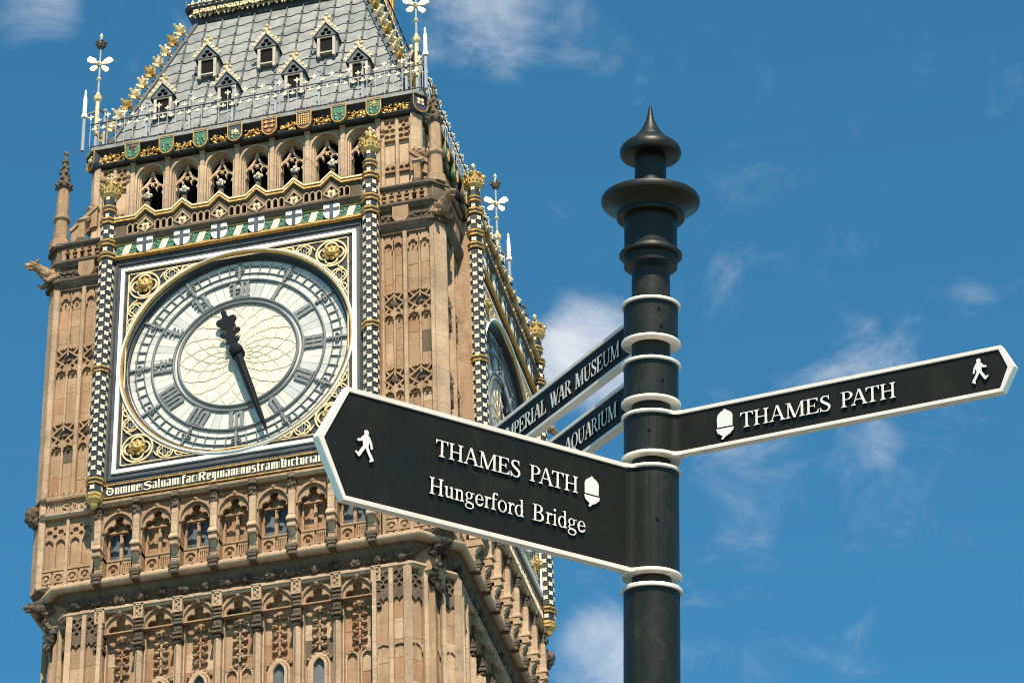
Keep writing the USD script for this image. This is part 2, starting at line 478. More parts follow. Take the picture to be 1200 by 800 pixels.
def serif_at(x, y, w, up):
    h = 30 * up
    return Polygon([(x - w / 2, y), (x + w / 2, y), (x + w / 2, y + h * .8), (x + w * .2, y + h * 2.2), (x - w * .2, y + h * 2.2), (x - w / 2, y + h * .8)])


def stem(x, y0, y1, w=102, a=250, b=250):
    g = [sbox(x - w / 2, y0, x + w / 2, y1)]
    if a: g.append(serif_at(x, y0, a, 1))
    if b: g.append(serif_at(x, y1, b, -1))
    return unary_union(g)


def flag(x, y, w=84):
    return Polygon([(x - w / 2 - 75, y - 28), (x - w / 2 - 75, y - 50), (x - w / 2, y - 75), (x + w / 2, y - 60), (x + w / 2, y + 4)])


def diag(x0, y0, x1, y1, w):
    return Polygon([(x0 - w / 2, y0), (x0 + w / 2, y0), (x1 + w / 2, y1), (x1 - w / 2, y1)])


U = unary_union


def glyphs():
    G = {}
    G['I'] = (333, stem(166, 0, 662))
    G['T'] = (611, U([stem(305, 0, 662, 102, 280, 0), sbox(20, 624, 590, 662), Polygon([(17, 662), (17, 492), (42, 492), (70, 580), (140, 626)]), Polygon([(593, 662), (593, 492), (568, 492), (540, 580), (470, 626)])]))
    G['H'] = (722, U([stem(150, 0, 662), stem(572, 0, 662), sbox(150, 310, 572, 354)]))
    G['A'] = (722, U([diag(112, 10, 335, 664, 46), diag(610, 10, 355, 674, 112), sbox(190, 216, 500, 258), serif_at(112, 0, 200, 1), serif_at(606, 0, 250, 1)]))
    G['M'] = (889, U([stem(128, 0, 662, 48, 210, 0), Polygon([(20, 662), (210, 662), (210, 630), (20, 632)]), diag(425, 0, 165, 662, 112), diag(425, 0, 735, 662, 46), stem(752, 0, 662, 104, 250, 0), sbox(700, 632, 872, 662)]))
    tri = lambda x, y, d: Polygon([(x, y), (x - 30, y), (x - 70, y + d * 75), (x - 200, y + d * 122), (x - 10, y + d * 122)])
    G['E'] = (611, U([stem(150, 0, 662, 102, 240, 240), sbox(150, 624, 550, 662), sbox(150, 318, 430, 356), sbox(150, 0, 570, 38), Polygon([(552, 662), (558, 510), (532, 510), (500, 590), (400, 626)]), Polygon([(585, 0), (605, 168), (578, 168), (530, 70), (400, 36)]), Polygon([(440, 240), (440, 436), (415, 436), (395, 360), (330, 337), (395, 318), (415, 240)])]))
    G['L'] = (611, U([stem(150, 0, 662), sbox(150, 0, 570, 38), Polygon([(580, 0), (600, 175), (573, 175), (530, 75), (400, 36)])]))
    G['S'] = (556, U([curve([(440, 540, 34), (395, 615, 48), (285, 650, 50), (165, 615, 72), (118, 510, 98), (190, 410, 112), (330, 325, 118), (440, 235, 112), (462, 140, 96), (400, 40, 66), (275, 8, 48), (150, 40, 48), (75, 150, 32)]), Polygon([(420, 676), (452, 676), (458, 480), (430, 480), (400, 600)]), Polygon([(52, -14), (84, -14), (120, 70), (75, 200), (48, 200)])]))
    bowl = lambda x, y, rx, ry, tx, ty: ell(x, y, rx, ry).difference(ell(x - 5, y, rx - tx, ry - ty)).intersection(sbox(150, -50, 999, 800))
    G['P'] = (556, U([stem(150, 0, 662, 102, 260, 0), sbox(18, 632, 150, 662), sbox(150, 624, 290, 662), sbox(150, 300, 290, 336), bowl(285, 481, 255, 181, 108, 38).intersection(sbox(285, 0, 999, 800))]))
    G['R'] = (667, U([stem(150, 0, 662, 102, 260, 0), sbox(18, 632, 150, 662), sbox(150, 624, 290, 662), sbox(150, 314, 290, 348), bowl(285, 488, 250, 174, 106, 36).intersection(sbox(285, 0, 999, 800)), diag(580, 12, 330, 345, 125), serif_at(590, 0, 170, 1)]))
    G['B'] = (667, U([stem(150, 0, 662, 102, 0, 0), sbox(18, 632, 150, 662), sbox(18, 0, 150, 30), sbox(150, 624, 300, 662), sbox(150, 330, 330, 364), sbox(150, 0, 330, 36), bowl(295, 504, 240, 158, 104, 36).intersection(sbox(295, 0, 999, 800)), bowl(320, 182, 275, 182, 112, 36).intersection(sbox(320, -50, 999, 800))]))
    G['U'] = (722, U([stem(150, 240, 662, 102, 0, 250), stem(600, 240, 662, 46, 0, 200), curve([(150, 250, 102), (170, 130, 98), (250, 40, 70), (375, 14, 52), (500, 50, 48), (580, 150, 46), (600, 250, 46)])]))
    G['W'] = (944, U([diag(300, -8, 90, 662, 112), diag(300, -8, 455, 480, 46), diag(610, -8, 400, 662, 112), diag(610, -8, 840, 662, 46), sbox(5, 632, 190, 662), sbox(310, 632, 500, 662), sbox(760, 632, 932, 662)]))
    G['Q'] = (722, U([ell(360, 331, 328, 345).difference(ell(360, 331, 216, 308)), curve([(330, 10, 90), (430, -60, 80), (540, -130, 60), (690, -150, 24)])]))
    lo = lambda x, y0, y1, a=215: stem(x, y0, y1, 84, a, 0)
    G['i'] = (278, U([lo(145, 0, 450), flag(145, 460), circ(140, 610, 58, 6)]))
    G['r'] = (333, U([lo(130, 0, 450), flag(130, 460), curve([(165, 330, 40), (210, 410, 52), (265, 425, 72), (305, 400, 80)])]))
    G['n'] = (500, U([lo(130, 0, 450), flag(130, 460), lo(375, 0, 330), curve([(165, 350, 36), (225, 415, 52), (300, 415, 76), (360, 370, 84), (375, 300, 84)])]))
    G['u'] = (500, U([sbox(85, 130, 169, 450), flag(127, 460), curve([(127, 150, 84), (140, 75, 84), (200, 35, 66), (270, 50, 50), (340, 105, 36)]), sbox(332, 0, 416, 450), flag(374, 460), Polygon([(400, 0), (480, 12), (480, 36), (400, 60)])]))
    G['o'] = (500, ell(250, 225, 226, 238).difference(ell(250, 225, 138, 205)))
    G['d'] = (500, U([ell(235, 222, 208, 234).difference(ell(242, 222, 124, 198)), sbox(335, 0, 419, 683), flag(377, 690), Polygon([(410, 0), (490, 22), (490, 46), (410, 60)])]))
    G['e'] = (444, U([ell(225, 225, 202, 236).difference(ell(232, 225, 118, 202)).difference(sbox(232, 130, 460, 240)), sbox(60, 240, 410, 276), curve([(410, 150, 18), (370, 75, 40), (300, 40, 60), (225, 40, 90)]).intersection(ell(225, 225, 220, 240))]))
    G['f'] = (333, U([lo(140, 0, 560, 230), curve([(140, 540, 84), (160, 620, 76), (215, 665, 48), (290, 655, 52), (325, 620, 76)]), sbox(22, 412, 310, 450)]))
    G['g'] = (500, U([ell(220, 312, 168, 148).difference(ell(220, 312, 90, 118)), curve([(340, 400, 40), (410, 425, 44), (465, 410, 40)]), curve([(150, 190, 40), (90, 120, 56), (130, 60, 70), (270, 30, 84), (390, 0, 84), (430, -80, 66), (370, -165, 44), (230, -195, 40), (90, -160, 48), (60, -80, 52), (120, 0, 40), (190, 30, 40)])]))
    return G


SERIF = glyphs()
KERN = {('P', 'A'): -95, ('A', 'T'): -85, ('T', 'H'): 0, ('W', 'A'): -110, ('r', 'f'): 0, ('A', 'L'): -20, ('A', 'R'): -40}


def serif_text(s, x0, x1, base, cap):
    """the words s fitted between x0 and x1, capitals 'cap' high."""
    x = 0; gl = []; prev = ''
    for ch in s:
        x += KERN.get((prev, ch), 0)
        if ch == ' ':
            x += 400
        else:
            adv, g_ = SERIF[ch]; gl.append((ch, affinity.translate(g_, x, 0))); x += adv
        prev = ch
    lo, hi = gl[0][1].bounds[0], gl[-1][1].bounds[2]
    sx, sy = (x1 - x0) / (hi - lo), cap / 662
    return [(c, affinity.affine_transform(g_, [sx, 0, 0, sy, x0 - lo * sx, base]).buffer(0)) for c, g_ in gl]


def bbar(x, y0, y1, w=.15):
    """a black-letter minim with slanted ends."""
    return Polygon([(x - w / 2, y0 + .06), (x, y0 - .02), (x + w / 2, y0 + .06), (x + w / 2, y1 - .06), (x, y1 + .02), (x - w / 2, y1 - .06)])


def bj(x0, y0, x1, y1, w=.07):
    return line([(x0, y0), (x1, y1)], w)


def black_glyphs():
    s = .24; X = .8; G = {}
    def minims(n, top=True, bottom=False):
        g = [bbar(.1 + k * s, 0, X) for k in range(n)]
        for k in range(n - 1):
            if top: g.append(bj(.1 + k * s, X - .12, .1 + (k + 1) * s, X - .02))
            if bottom: g.append(bj(.1 + k * s, .03, .1 + (k + 1) * s, .12))
        return U(g), .2 + (n - 1) * s
    G['i'] = minims(1); G['n'] = minims(2); G['m'] = minims(3); G['u'] = minims(2, False, True); G['o'] = minims(2, True, True)
    G['v'] = (U([bbar(.1, 0, 1.0), bbar(.34, 0, X), bj(.1, .03, .34, .1), bj(.1, .75, .34, X - .02)]), .44)
    G['a'] = (U([bbar(.34, 0, X), bbar(.1, 0, .42), bj(.1, .06, .34, .1), bj(.1, .42, .34, .48), bj(.06, X - .06, .34, X - .02)]), .44)
    G['e'] = (U([bbar(.1, 0, X), bbar(.33, .42, X), bj(.1, X - .1, .33, X - .02), bj(.1, .36, .36, .46), bj(.1, .03, .36, .1)]), .42)
    G['c'] = (U([bbar(.1, 0, X), bj(.1, X - .1, .36, X - .02, .12), bj(.1, .03, .36, .1)]), .38)
    G['r'] = (U([bbar(.1, 0, X), bj(.1, X - .12, .3, X - .04, .14)]), .34)
    G['t'] = (U([bbar(.12, 0, 1.0), bj(0, X - .1, .32, X - .06, .1), bj(.12, .03, .32, .1)]), .34)
    G['s'] = (U([bbar(.1, .36, X), bbar(.34, 0, .5), bj(.1, X - .08, .36, X - .02, .1), bj(.06, .04, .34, .06, .1), bj(.1, .44, .34, .36, .14)]), .44)
    G['f'] = (U([bbar(.14, -.1, .98), bj(.14, .92, .38, .96, .13), bj(.02, X - .14, .36, X - .1, .08)]), .36)
    G['l'] = (U([bbar(.1, 0, 1.05), bj(.1, .03, .26, .1)]), .26)
    G['g'] = (U([bbar(.1, .1, X), bbar(.34, -.2, X), bj(.1, X - .1, .34, X - .02), bj(.1, .12, .34, .2), bj(.04, -.2, .34, -.18)]), .44)
    G['p'] = (U([bbar(.1, -.25, X), bbar(.34, 0, X), bj(.1, X - .1, .34, X - .02), bj(.1, .04, .34, .1)]), .44)
    G[':'] = (U([affinity.rotate(sbox(.05 - .055, y - .055, .05 + .055, y + .055), 45) for y in (.14, .4, .66)]), .12)
    k = 1 / 700
    sc = lambda g_: affinity.scale(g_, k, k, origin=(0, 0))
    G['D'] = (U([affinity.translate(affinity.scale(circ(0, 0, 1), .36, .44, origin=(0, 0)), .38, .42).difference(affinity.translate(affinity.scale(circ(0, 0, 1), .2, .33, origin=(0, 0)), .36, .42)), line([(.02, .98), (.3, .84), (.6, .78)], .1), circ(.36, .45, .09, 4)]), .78)
    G['S'] = (sc(curve([(520, 560, 60), (330, 640, 70), (120, 540, 130), (160, 400, 130), (340, 330, 150), (500, 220, 140), (440, 60, 110), (240, 0, 80), (40, 90, 70)])), .8)
    G['R'] = (U([bbar(.14, 0, .98, .18), sc(curve([(60, 640, 60), (300, 680, 90), (430, 560, 130), (330, 400, 110), (180, 370, 50)])), line([(.36, .5), (.62, .02)], .17)]), .72)
    G['V'] = (U([bbar(.14, 0.02, 1.0, .17), bbar(.44, 0, .92, .17), bj(.1, .04, .44, .08, .1), bj(.0, .98, .3, .92, .12), bj(.2, .5, .44, .5, .05)]), .6)
    G['L'] = (U([bbar(.14, 0, .98, .18), bj(.06, .05, .5, .05, .12)]), .52)
    G['A'] = G['a']; G['U'] = G['u']; G['E'] = G['e']; G['O'] = (U([affinity.translate(affinity.scale(circ(0, 0, 1), .3, .42, origin=(0, 0)), .3, .42).difference(affinity.translate(affinity.scale(circ(0, 0, 1), .16, .32, origin=(0, 0)), .3, .42))]), .62)
    return G


BLACK = black_glyphs()


def black_text(s, x0, x1, base, h):
    x = 0; gl = []
    for ch in s:
        g_, adv = BLACK[ch]; gl.append((ch, affinity.translate(g_, x, 0))); x += adv + .07
    sx = (x1 - x0) / x
    return [(c, affinity.affine_transform(g_, [sx, 0, 0, h, x0, base]).buffer(0)) for c, g_ in gl]

# ------------------------------------------------------------------ ground
gm = {'g': ('geometry', {}), 'br': ('brick_texture', {'scale': 1.6, 'mortar_size': 0.012, 'color1': (0.115, 0.10, 0.082), 'color2': (0.145, 0.125, 0.10), 'mortar': (0.06, 0.054, 0.046), 'brick_width': 0.9, 'row_height': 0.6}),
      'n': ('noise_texture', {'scale': 0.7, 'detail': 5.0}), 'mr': ('map_range', {'from_min': 0.3, 'from_max': 0.7, 'to_min': 0.75, 'to_max': 1.1}),
      'c': ('combine_color', {}), 'm': ('mix', {'mix_type': 'multiply', 'fac': 1.0}), 'p': ('principled_bsdf', {'roughness': 0.85})}
mat_ground = mat('paving', gm, [('g.position', 'br.vector'), ('g.position', 'n.vector'), ('n.fac', 'mr.value'), ('mr.result', 'c.r'), ('mr.result', 'c.g'), ('mr.result', 'c.b'),
                                ('br.color', 'm.color1'), ('c.color', 'm.color2'), ('m.color', 'p.base_color')])
g = MB(); g.add([(-3000, -3000, 0), (3000, -3000, 0), (3000, 3000, 0), (-3000, 3000, 0)], [(0, 1, 2), (0, 2, 3)])
gp = usdkit.mesh(stage, '/World/ground', g.mesh(), mat_ground).GetPrim(); say(gp, 'grey-brown paved ground around the foot of the tower and signpost', 'ground', kind='structure')

# ------------------------------------------------------------------ the clock tower
T = grp('clock_tower')
say(stage.GetPrimAtPath(T), 'ornate golden sandstone Gothic clock tower with white dial and gilded ironwork', 'clock tower')
FACES = ('front', 'right')
BAY = 1.16
CORNERS = [(sx, sy) for sx in (-1, 1) for sy in (-1, 1)]


def cplan(mb, pts, z0, z1, sx, sy):
    """upright prism with a world plan given for the (+x, front) corner, mirrored to corner (sx, sy); sy = -1 is the front."""
    p = [(x * sx, y * sy) for x, y in pts]
    poly = Polygon(p)
    if not poly.exterior.is_ccw:
        p = p[::-1]
    cs = m3.CrossSection([p], m3.FillRule.EvenOdd); mm = cs.extrude(z1 - z0).to_mesh()
    v = np.array(mm.vert_properties[:, :3], float); v[:, 2] += z0
    return mb.add(v, mm.tri_verts)


def world_mb():
    m = MB(); m.t = np.array([0, 0, Z0]); return m


# --- the shaft below and the masonry cores
m = world_mb(); m.square_ring([(5.62, -Z0), (5.62, -8.2), (5.85, -8.0), (5.85, 5.25), (0.01, 5.25)], 0.0); obj('shaft_wall', m, 'stone', T)
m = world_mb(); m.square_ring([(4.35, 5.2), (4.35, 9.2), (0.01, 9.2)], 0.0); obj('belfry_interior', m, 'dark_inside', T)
LOWER_END = -13.2
TW, TC = 6.15, 1.18
for sx, sy in CORNERS:
    t = grp('corner_turret', T)
    m = world_mb()
    cplan(m, [(3.95, TW - .13), (TW - TC - .05, TW - .13), (TW - .13, TW - TC - .05), (TW - .13, 3.95), (3.95, 3.95)], -Z0, -7.9, sx, sy)
    obj('core', m, 'stone', t)
    if sx < 0 and sy > 0:
        continue
    # upright ribs on the facets
    m = world_mb()
    a, b = TW - TC, TW
    ribs = [(4.02, TW), (4.5, TW), (a, TW), (a + TC * .34, b - TC * .34), (a + TC * .68, b - TC * .68), (TW, a), (TW, 4.5), (TW, 4.02)]
    for i, (x, y) in enumerate(ribs):
        r = 0.085 if i in (2, 5) else 0.06
        k = 45 if i in (2, 3, 4, 5) else 0
        q = affinity.translate(affinity.rotate(sbox(-r, -r, r, r), k if i in (3, 4) else (22 if k else 0)), x - (.03 if i > 4 else 0), y - (.03 if i < 3 else 0))
        mm = MB(); cplan(m, list(q.exterior.coords)[:-1], -Z0, -7.95, sx, sy)
    pieces('rib', m, 'stone_pale', t)

# --- blocks and carved heads on the turret facets in view
def blocks(parent, ang, strips, z0, z1, h, w0, w1, mats=('stone', 'stone_pale', 'stone_warm', 'stone_grey', 'stone'), seed=0, sep=True):
    r = random.Random(seed)
    joined = {}
    for (u0, u1) in strips:
        z = z1
        while z > z0 + 0.05:
            hh = min(h * r.uniform(0.8, 1.25), z - z0)
            mt = r.choices(mats, weights=(6, 3, 2, 0.25, 5)[:len(mats)])[0]
            b = MB(ang)
            b.box(u0 + .003, u1 - .003, z - hh + .003, z - .003, w0, w1 + r.uniform(-.006, .006), .005)
            if sep:
                obj('stone_block', b, mt, parent)
            else:
                joined.setdefault(mt, []).append(b)
            z -= hh
    for mt, bs in joined.items():
        b = MB(); 
        for x in bs:
            for v, f in zip(x.v, x.f):
                b.v.append(v); b.f.append(f - f.min() + b.n); b.n += len(v)
        obj('stonework', b, mt, parent, kind='stuff')


def carved_head(mb, u0, u1, z0, z1, w0, w1):
    """blind tracery head: quatrefoils over a cusped double arch, cut from a slab."""
    s = u1 - u0; m_ = (u0 + u1) / 2; hgt = z1 - z0
    g = sbox(u0, z0, u1, z1)
    holes = [quatrefoil(m_ + dx * s * .25, z1 - hgt * dz, s * .20, 3) for dx in (-1, 1) for dz in (.14, .40)] + [quatrefoil(m_, z1 - hgt * dz, s * .17, 3) for dz in (.27, .55)]
    holes += [circ(m_ + dx * s * .4, z1 - hgt * .57, s * .07, 3) for dx in (-1, 1)]
    holes += [cusped(a, c, z0 - 1, z0 + s * .02, .7, s * .09) for a, c in ((u0 + s * .07, m_ - s * .03), (m_ + s * .03, u1 - s * .07))]
    mb.plate(g.difference(unary_union(holes)), w0, w1)


facets = [('front', TW - .13, [(-4.9, -4.56), (-4.44, -4.08), (4.08, 4.44), (4.56, 4.9)], 0),
          ('right', TW - .13, [(-4.9, -4.56), (-4.44, -4.08), (4.08, 4.44)], 1),
          (45, (TW + TW - TC) / math.sqrt(2) - .13, [(-.76, -.34), (-.22, .22), (.34, .76)], 2),
          (-45, (TW + TW - TC) / math.sqrt(2) - .13, [(-.76, -.34), (-.22, .22), (.34, .76)], 3)]
for ang, w, strips, sd in facets:
    t = grp('turret_panelling', T)
    blocks(t, ang, strips, LOWER_END, -8.85, 0.62, w - .05, w + .03, seed=sd, sep=True)
    for u0, u1 in strips:
        m = MB(ang); carved_head(m, u0 - .02, u1 + .02, -8.95, -7.95, w - .02, w + .09)
        for q in range(4):
            m.blob(((u0 + u1) / 2 + .08 * (-1) ** q, -8.1 - .22 * q, w + .05), .05, q, 0, (1, 1, .8), .4)
        obj('carved_head', m, 'stone_grey', t)
        m = MB(ang)
        m.plate(sbox(u0 - .02, -10.55, u1 + .02, -10.3).difference(unary_union([circ((u0 + u1) / 2 + d * .09, -10.43, .07, 3) for d in (-1, 1)] + [pointed(u0 + .02, u1 - .02, -11, -10.52, .6, 4)])), w, w + .08)
        obj('carved_band', m, 'stone', t)
    m = MB(ang); m.box(min(s[0] for s in strips) - .05, max(s[1] for s in strips) + .05, LOWER_END - 30, LOWER_END, w - .05, w + .02); obj('wall_below', m, 'stone', t)

# --- the panelled stage under the frieze: seven bays between piers on each face
for face in FACES:
    fr = face == 'front'
    for i in range(7):
        u = BAY * (i - 3)
        t = grp('panel_bay', T)
        blocks(t, face, [(u - .46, u - .02), (u + .02, u + .46)] if i in (0, 3, 6) else [(u - .46, u + .46)], LOWER_END if fr else -12.0, -8.2, 0.66, 5.5, 5.66, ('stone', 'stone_warm', 'stone_warm', 'stone_grey', 'stone_pale'), seed=10 + i, sep=fr)
        m = MB(face)
        head = sbox(u - .50, -8.62, u + .50, -7.85).difference(cusped(u - .42, u + .42, -9.4, -8.5, .55, .13))
        m.plate(head, 5.84, 5.94)
        ar = pointed(u - .45, u + .45, -8.6, -8.48, .55)
        m.plate(ar.buffer(.05).difference(ar.buffer(-.02)).intersection(sbox(u - 1, -8.62, u + 1, -7)), 5.94, 6.02)
        obj('arch_head', m, 'stone', t)
        m = MB(face)                                             # climbing carved foliage
        for k in range(5):
            z = -8.75 - k * .27
            m.bar((u, z + .17, 5.68), (u, z - .13, 5.70), .06, .06)
            for d in (-1, 1):
                m.blob((u + d * .13, z, 5.72), .085, seed=i * 10 + k * 2 + d, sub=1, sq=(1.1, .75, .9))
                m.blob((u + d * .06, z + .1, 5.71), .06, seed=i * 7 + k, sub=0)
        for d in (-1, 1):
            for k in range(3):
                m.blob((u + d * (.12 + .1 * k), -10.08 - .07 * k, 5.71), .07, seed=k, sub=0)
        m.blob((u, -7.98, 6.02), .085, seed=i, sub=1)
        obj('carved_foliage', m, 'stone' if i % 2 else 'stone_warm', t)
        if i in (1, 2, 4, 5):
            wp = grp('lancet_window', t)
            op = pointed(u - .16, u + .16, -12.5, -10.5, .95)
            m = MB(face); m.plate(op.buffer(.09).difference(op), 5.66, 5.80); m.plate(op.buffer(.17).difference(op.buffer(.11)), 5.66, 5.76); obj('frame', m, 'stone_pale', wp)
            m = MB(face); m.plate(op.buffer(.01), 5.655, 5.675); obj('pane', m, 'window_glass', wp)
        else:
            m = MB(face)
            for a_, b_ in ((u - .4, u - .03), (u + .03, u + .4)):
                op = pointed(a_ + .04, b_ - .04, -12.4, -10.4, .7, 5); m.plate(op.buffer(.05).difference(op), 5.66, 5.74)
            pieces('blind_lancet', m, 'stone_pale', t)
    for i in range(8):
        u = BAY * (i - 3.5)
        t = grp('panel_pier', T)
        m = MB(face)
        m.box(u - .1, u + .1, LOWER_END - 8, -9.2, 5.5, 5.98)
        m.hull([(u + x, v, w) for v in (LOWER_END - 8, -9.3) for x, w in ((-.09, 5.98), (.09, 5.98), (0, 6.1), (-.09, 5.9), (.09, 5.9))])
        m.box(u - .155, u - .115, LOWER_END - 8, -8.5, 5.5, 5.84); m.box(u + .115, u + .155, LOWER_END - 8, -8.5, 5.5, 5.84)
        obj('shaft', m, 'stone_pale', t)
        m = MB(face)
        for k, (z, hw, w) in enumerate(((-8.38, .14, 6.12), (-8.50, .125, 6.09), (-8.62, .14, 6.11), (-8.76, .115, 6.06), (-8.95, .13, 6.12), (-9.10, .15, 6.14), (-9.2, .11, 6.07))):
            m.box(u - hw, u + hw, z - .045, z + .045, 5.6, w, .02)
        m.box(u - .11, u + .11, -9.2, -8.3, 5.6, 6.03)
        for d in (-1, 1):
            m.blob((u + d * .06, -8.86, 6.07), .05, seed=i, sub=0)
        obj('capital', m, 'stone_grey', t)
        m = MB(face)
        m.plate(sbox(u - .14, -8.30, u + .14, -7.78).difference(sbox(u - .085, -8.24, u + .085, -7.84)), 6.0, 6.16)
        m.box(u - .13, u + .13, -8.29, -7.79, 5.6, 6.1)
        for k in range(4):
            z = -7.9 - k * .09
            m.box(u - .06 + (k % 2) * .05, u + .02 + (k % 2) * .05, z - .03, z + .03, 6.1, 6.14)
        m.box(u - .01, u + .012, -8.2, -7.88, 6.1, 6.13)
        obj('carved_block', m, 'stone_pale', t)

# --- the frieze and the big roll moulding
m = world_mb()
m.square_ring([(5.9, -7.97), (6.08, -7.95), (6.16, -7.88), (6.16, -7.82), (6.05, -7.78), (6.05, -7.72)], 1.0); obj('string_course', m, 'stone_pale', T)
m = world_mb()
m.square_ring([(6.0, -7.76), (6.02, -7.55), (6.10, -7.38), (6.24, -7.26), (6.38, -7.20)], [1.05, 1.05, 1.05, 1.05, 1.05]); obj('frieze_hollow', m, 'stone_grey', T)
m = world_mb()
m.square_ring([(6.30, -7.23)] + [(6.36 + .14 * math.cos(a), -7.10 + .13 * math.sin(a)) for a in np.linspace(-PI / 2, PI / 2, 7)] + [(6.25, -6.95), (6.25, -6.90)], [1.05] * 8 + [.6, .4]); obj('roll_moulding', m, 'stone_pale', T, smooth=35)
for face in FACES:
    t = grp('frieze_carving', T)
    for i in range(16):
        u = BAY * .5 * (i - 7.5) * 1.1
        m = MB(face)
        if i % 2 == 0 or True:
            for k in range(5):
                m.blob((u + rng.uniform(-.1, .1), -7.55 + rng.uniform(-.08, .08), 6.12), .085, seed=i * 9 + k, sub=1, rough=.35)
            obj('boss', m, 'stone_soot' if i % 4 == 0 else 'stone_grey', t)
    m = MB(face)
    for k in range(76):
        u = -5.1 + k * .136
        m.blob((u, -7.56 + .05 * math.sin(k * 1.7), 6.09), .055, seed=k, sub=0, sq=(1.4, .8, .8), rough=.4)
    obj('leaf_trail', m, 'stone_grey', t, kind='stuff')

# --- grotesques and gargoyles: winged beasts on the corners
def beast(mb, o, d, s, droop=0.0):
    """o: root, d: outward horizontal direction; body, neck, head with jaws and ears, wings folded back."""
    d = np.array([d[0], d[1], 0.0]); d /= np.linalg.norm(d); e = np.array([-d[1], d[0], 0]); z = np.array([0, 0, 1.0]); o = np.array(o, float)
    P = lambda a, b, c: o + s * (a * d + b * e + c * z)
    sp = []
    def seg(p, q, r0, r1):
        sp.append(m3.Manifold.batch_hull([m3.Manifold.sphere(r0 * s, 10).translate(tuple(p)), m3.Manifold.sphere(r1 * s, 10).translate(tuple(q))]))
    seg(P(-.1, 0, 0), P(.45, 0, .05 - droop * .3), .30, .25)
    seg(P(.45, 0, .05 - droop * .3), P(.8, 0, .22 - droop), .23, .15)
    seg(P(.8, 0, .22 - droop), P(1.02, 0, .26 - droop), .16, .15)
    seg(P(1.02, 0, .26 - droop), P(1.22, 0, .18 - droop), .13, .085)
    seg(P(1.0, 0, .16 - droop), P(1.17, 0, .04 - droop), .09, .05)
    for b in (-1, 1):
        seg(P(.92, .1 * b, .36 - droop), P(.84, .16 * b, .50 - droop), .055, .02)
        seg(P(.25, .22 * b, -.15), P(.5, .26 * b, -.38), .13, .07)
        seg(P(.5, .26 * b, -.38), P(.62, .26 * b, -.36), .07, .05)
        seg(P(1.08, .09 * b, .33 - droop), P(1.1, .09 * b, .33 - droop), .045, .045)
        w = [P(.35, .2 * b, .15), P(.05, .32 * b, .62), P(-.35, .34 * b, .42), P(-.3, .26 * b, .05)]
        pts = np.array([p + e * b * t * s for p in w for t in (-.03, .03)])
        sp.append(m3.Manifold.hull_points(pts))
    body = m3.Manifold.batch_boolean(sp, m3.OpType.Add).refine_to_length(.09 * s)
    mm = body.to_mesh(); v = np.array(mm.vert_properties[:, :3], float)
    v += np.random.RandomState(3).normal(0, .008 * s, v.shape)
    mb.add(v, mm.tri_verts)


for sx, sy in ((-1, -1), (1, -1), (1, 1)):
    dd = (sx, sy)
    m = world_mb(); beast(m, (sx * 6.02, sy * 6.02, 4.28), dd, .86, 0.0)
    obj('gargoyle', m, 'stone', T, smooth=40)
    m = world_mb(); beast(m, (sx * 5.6, sy * 5.6, -7.35), dd, .78, .35)
    for k in range(7):
        a = k * .9
        m.blob((sx * (5.72 + .1 * math.cos(a)), sy * (5.72 + .1 * math.sin(a)), -7.75 - .13 * k), .13, seed=k, sub=1, rough=.4)
    obj('grotesque', m, 'stone_soot' if sx > 0 else 'stone_grey', T, smooth=40)
    m = world_mb()
    for k in range(6):
        m.blob((sx * (6.2 + .06 * k % .15), sy * (6.2), -4.62 + .08 * k), .17, seed=k + 20, sub=1, rough=.35)
    beast(m, (sx * 5.95, sy * 5.95, -4.55), dd, .5, .1)
    obj('corner_boss', m, 'stone_grey', T, smooth=40)

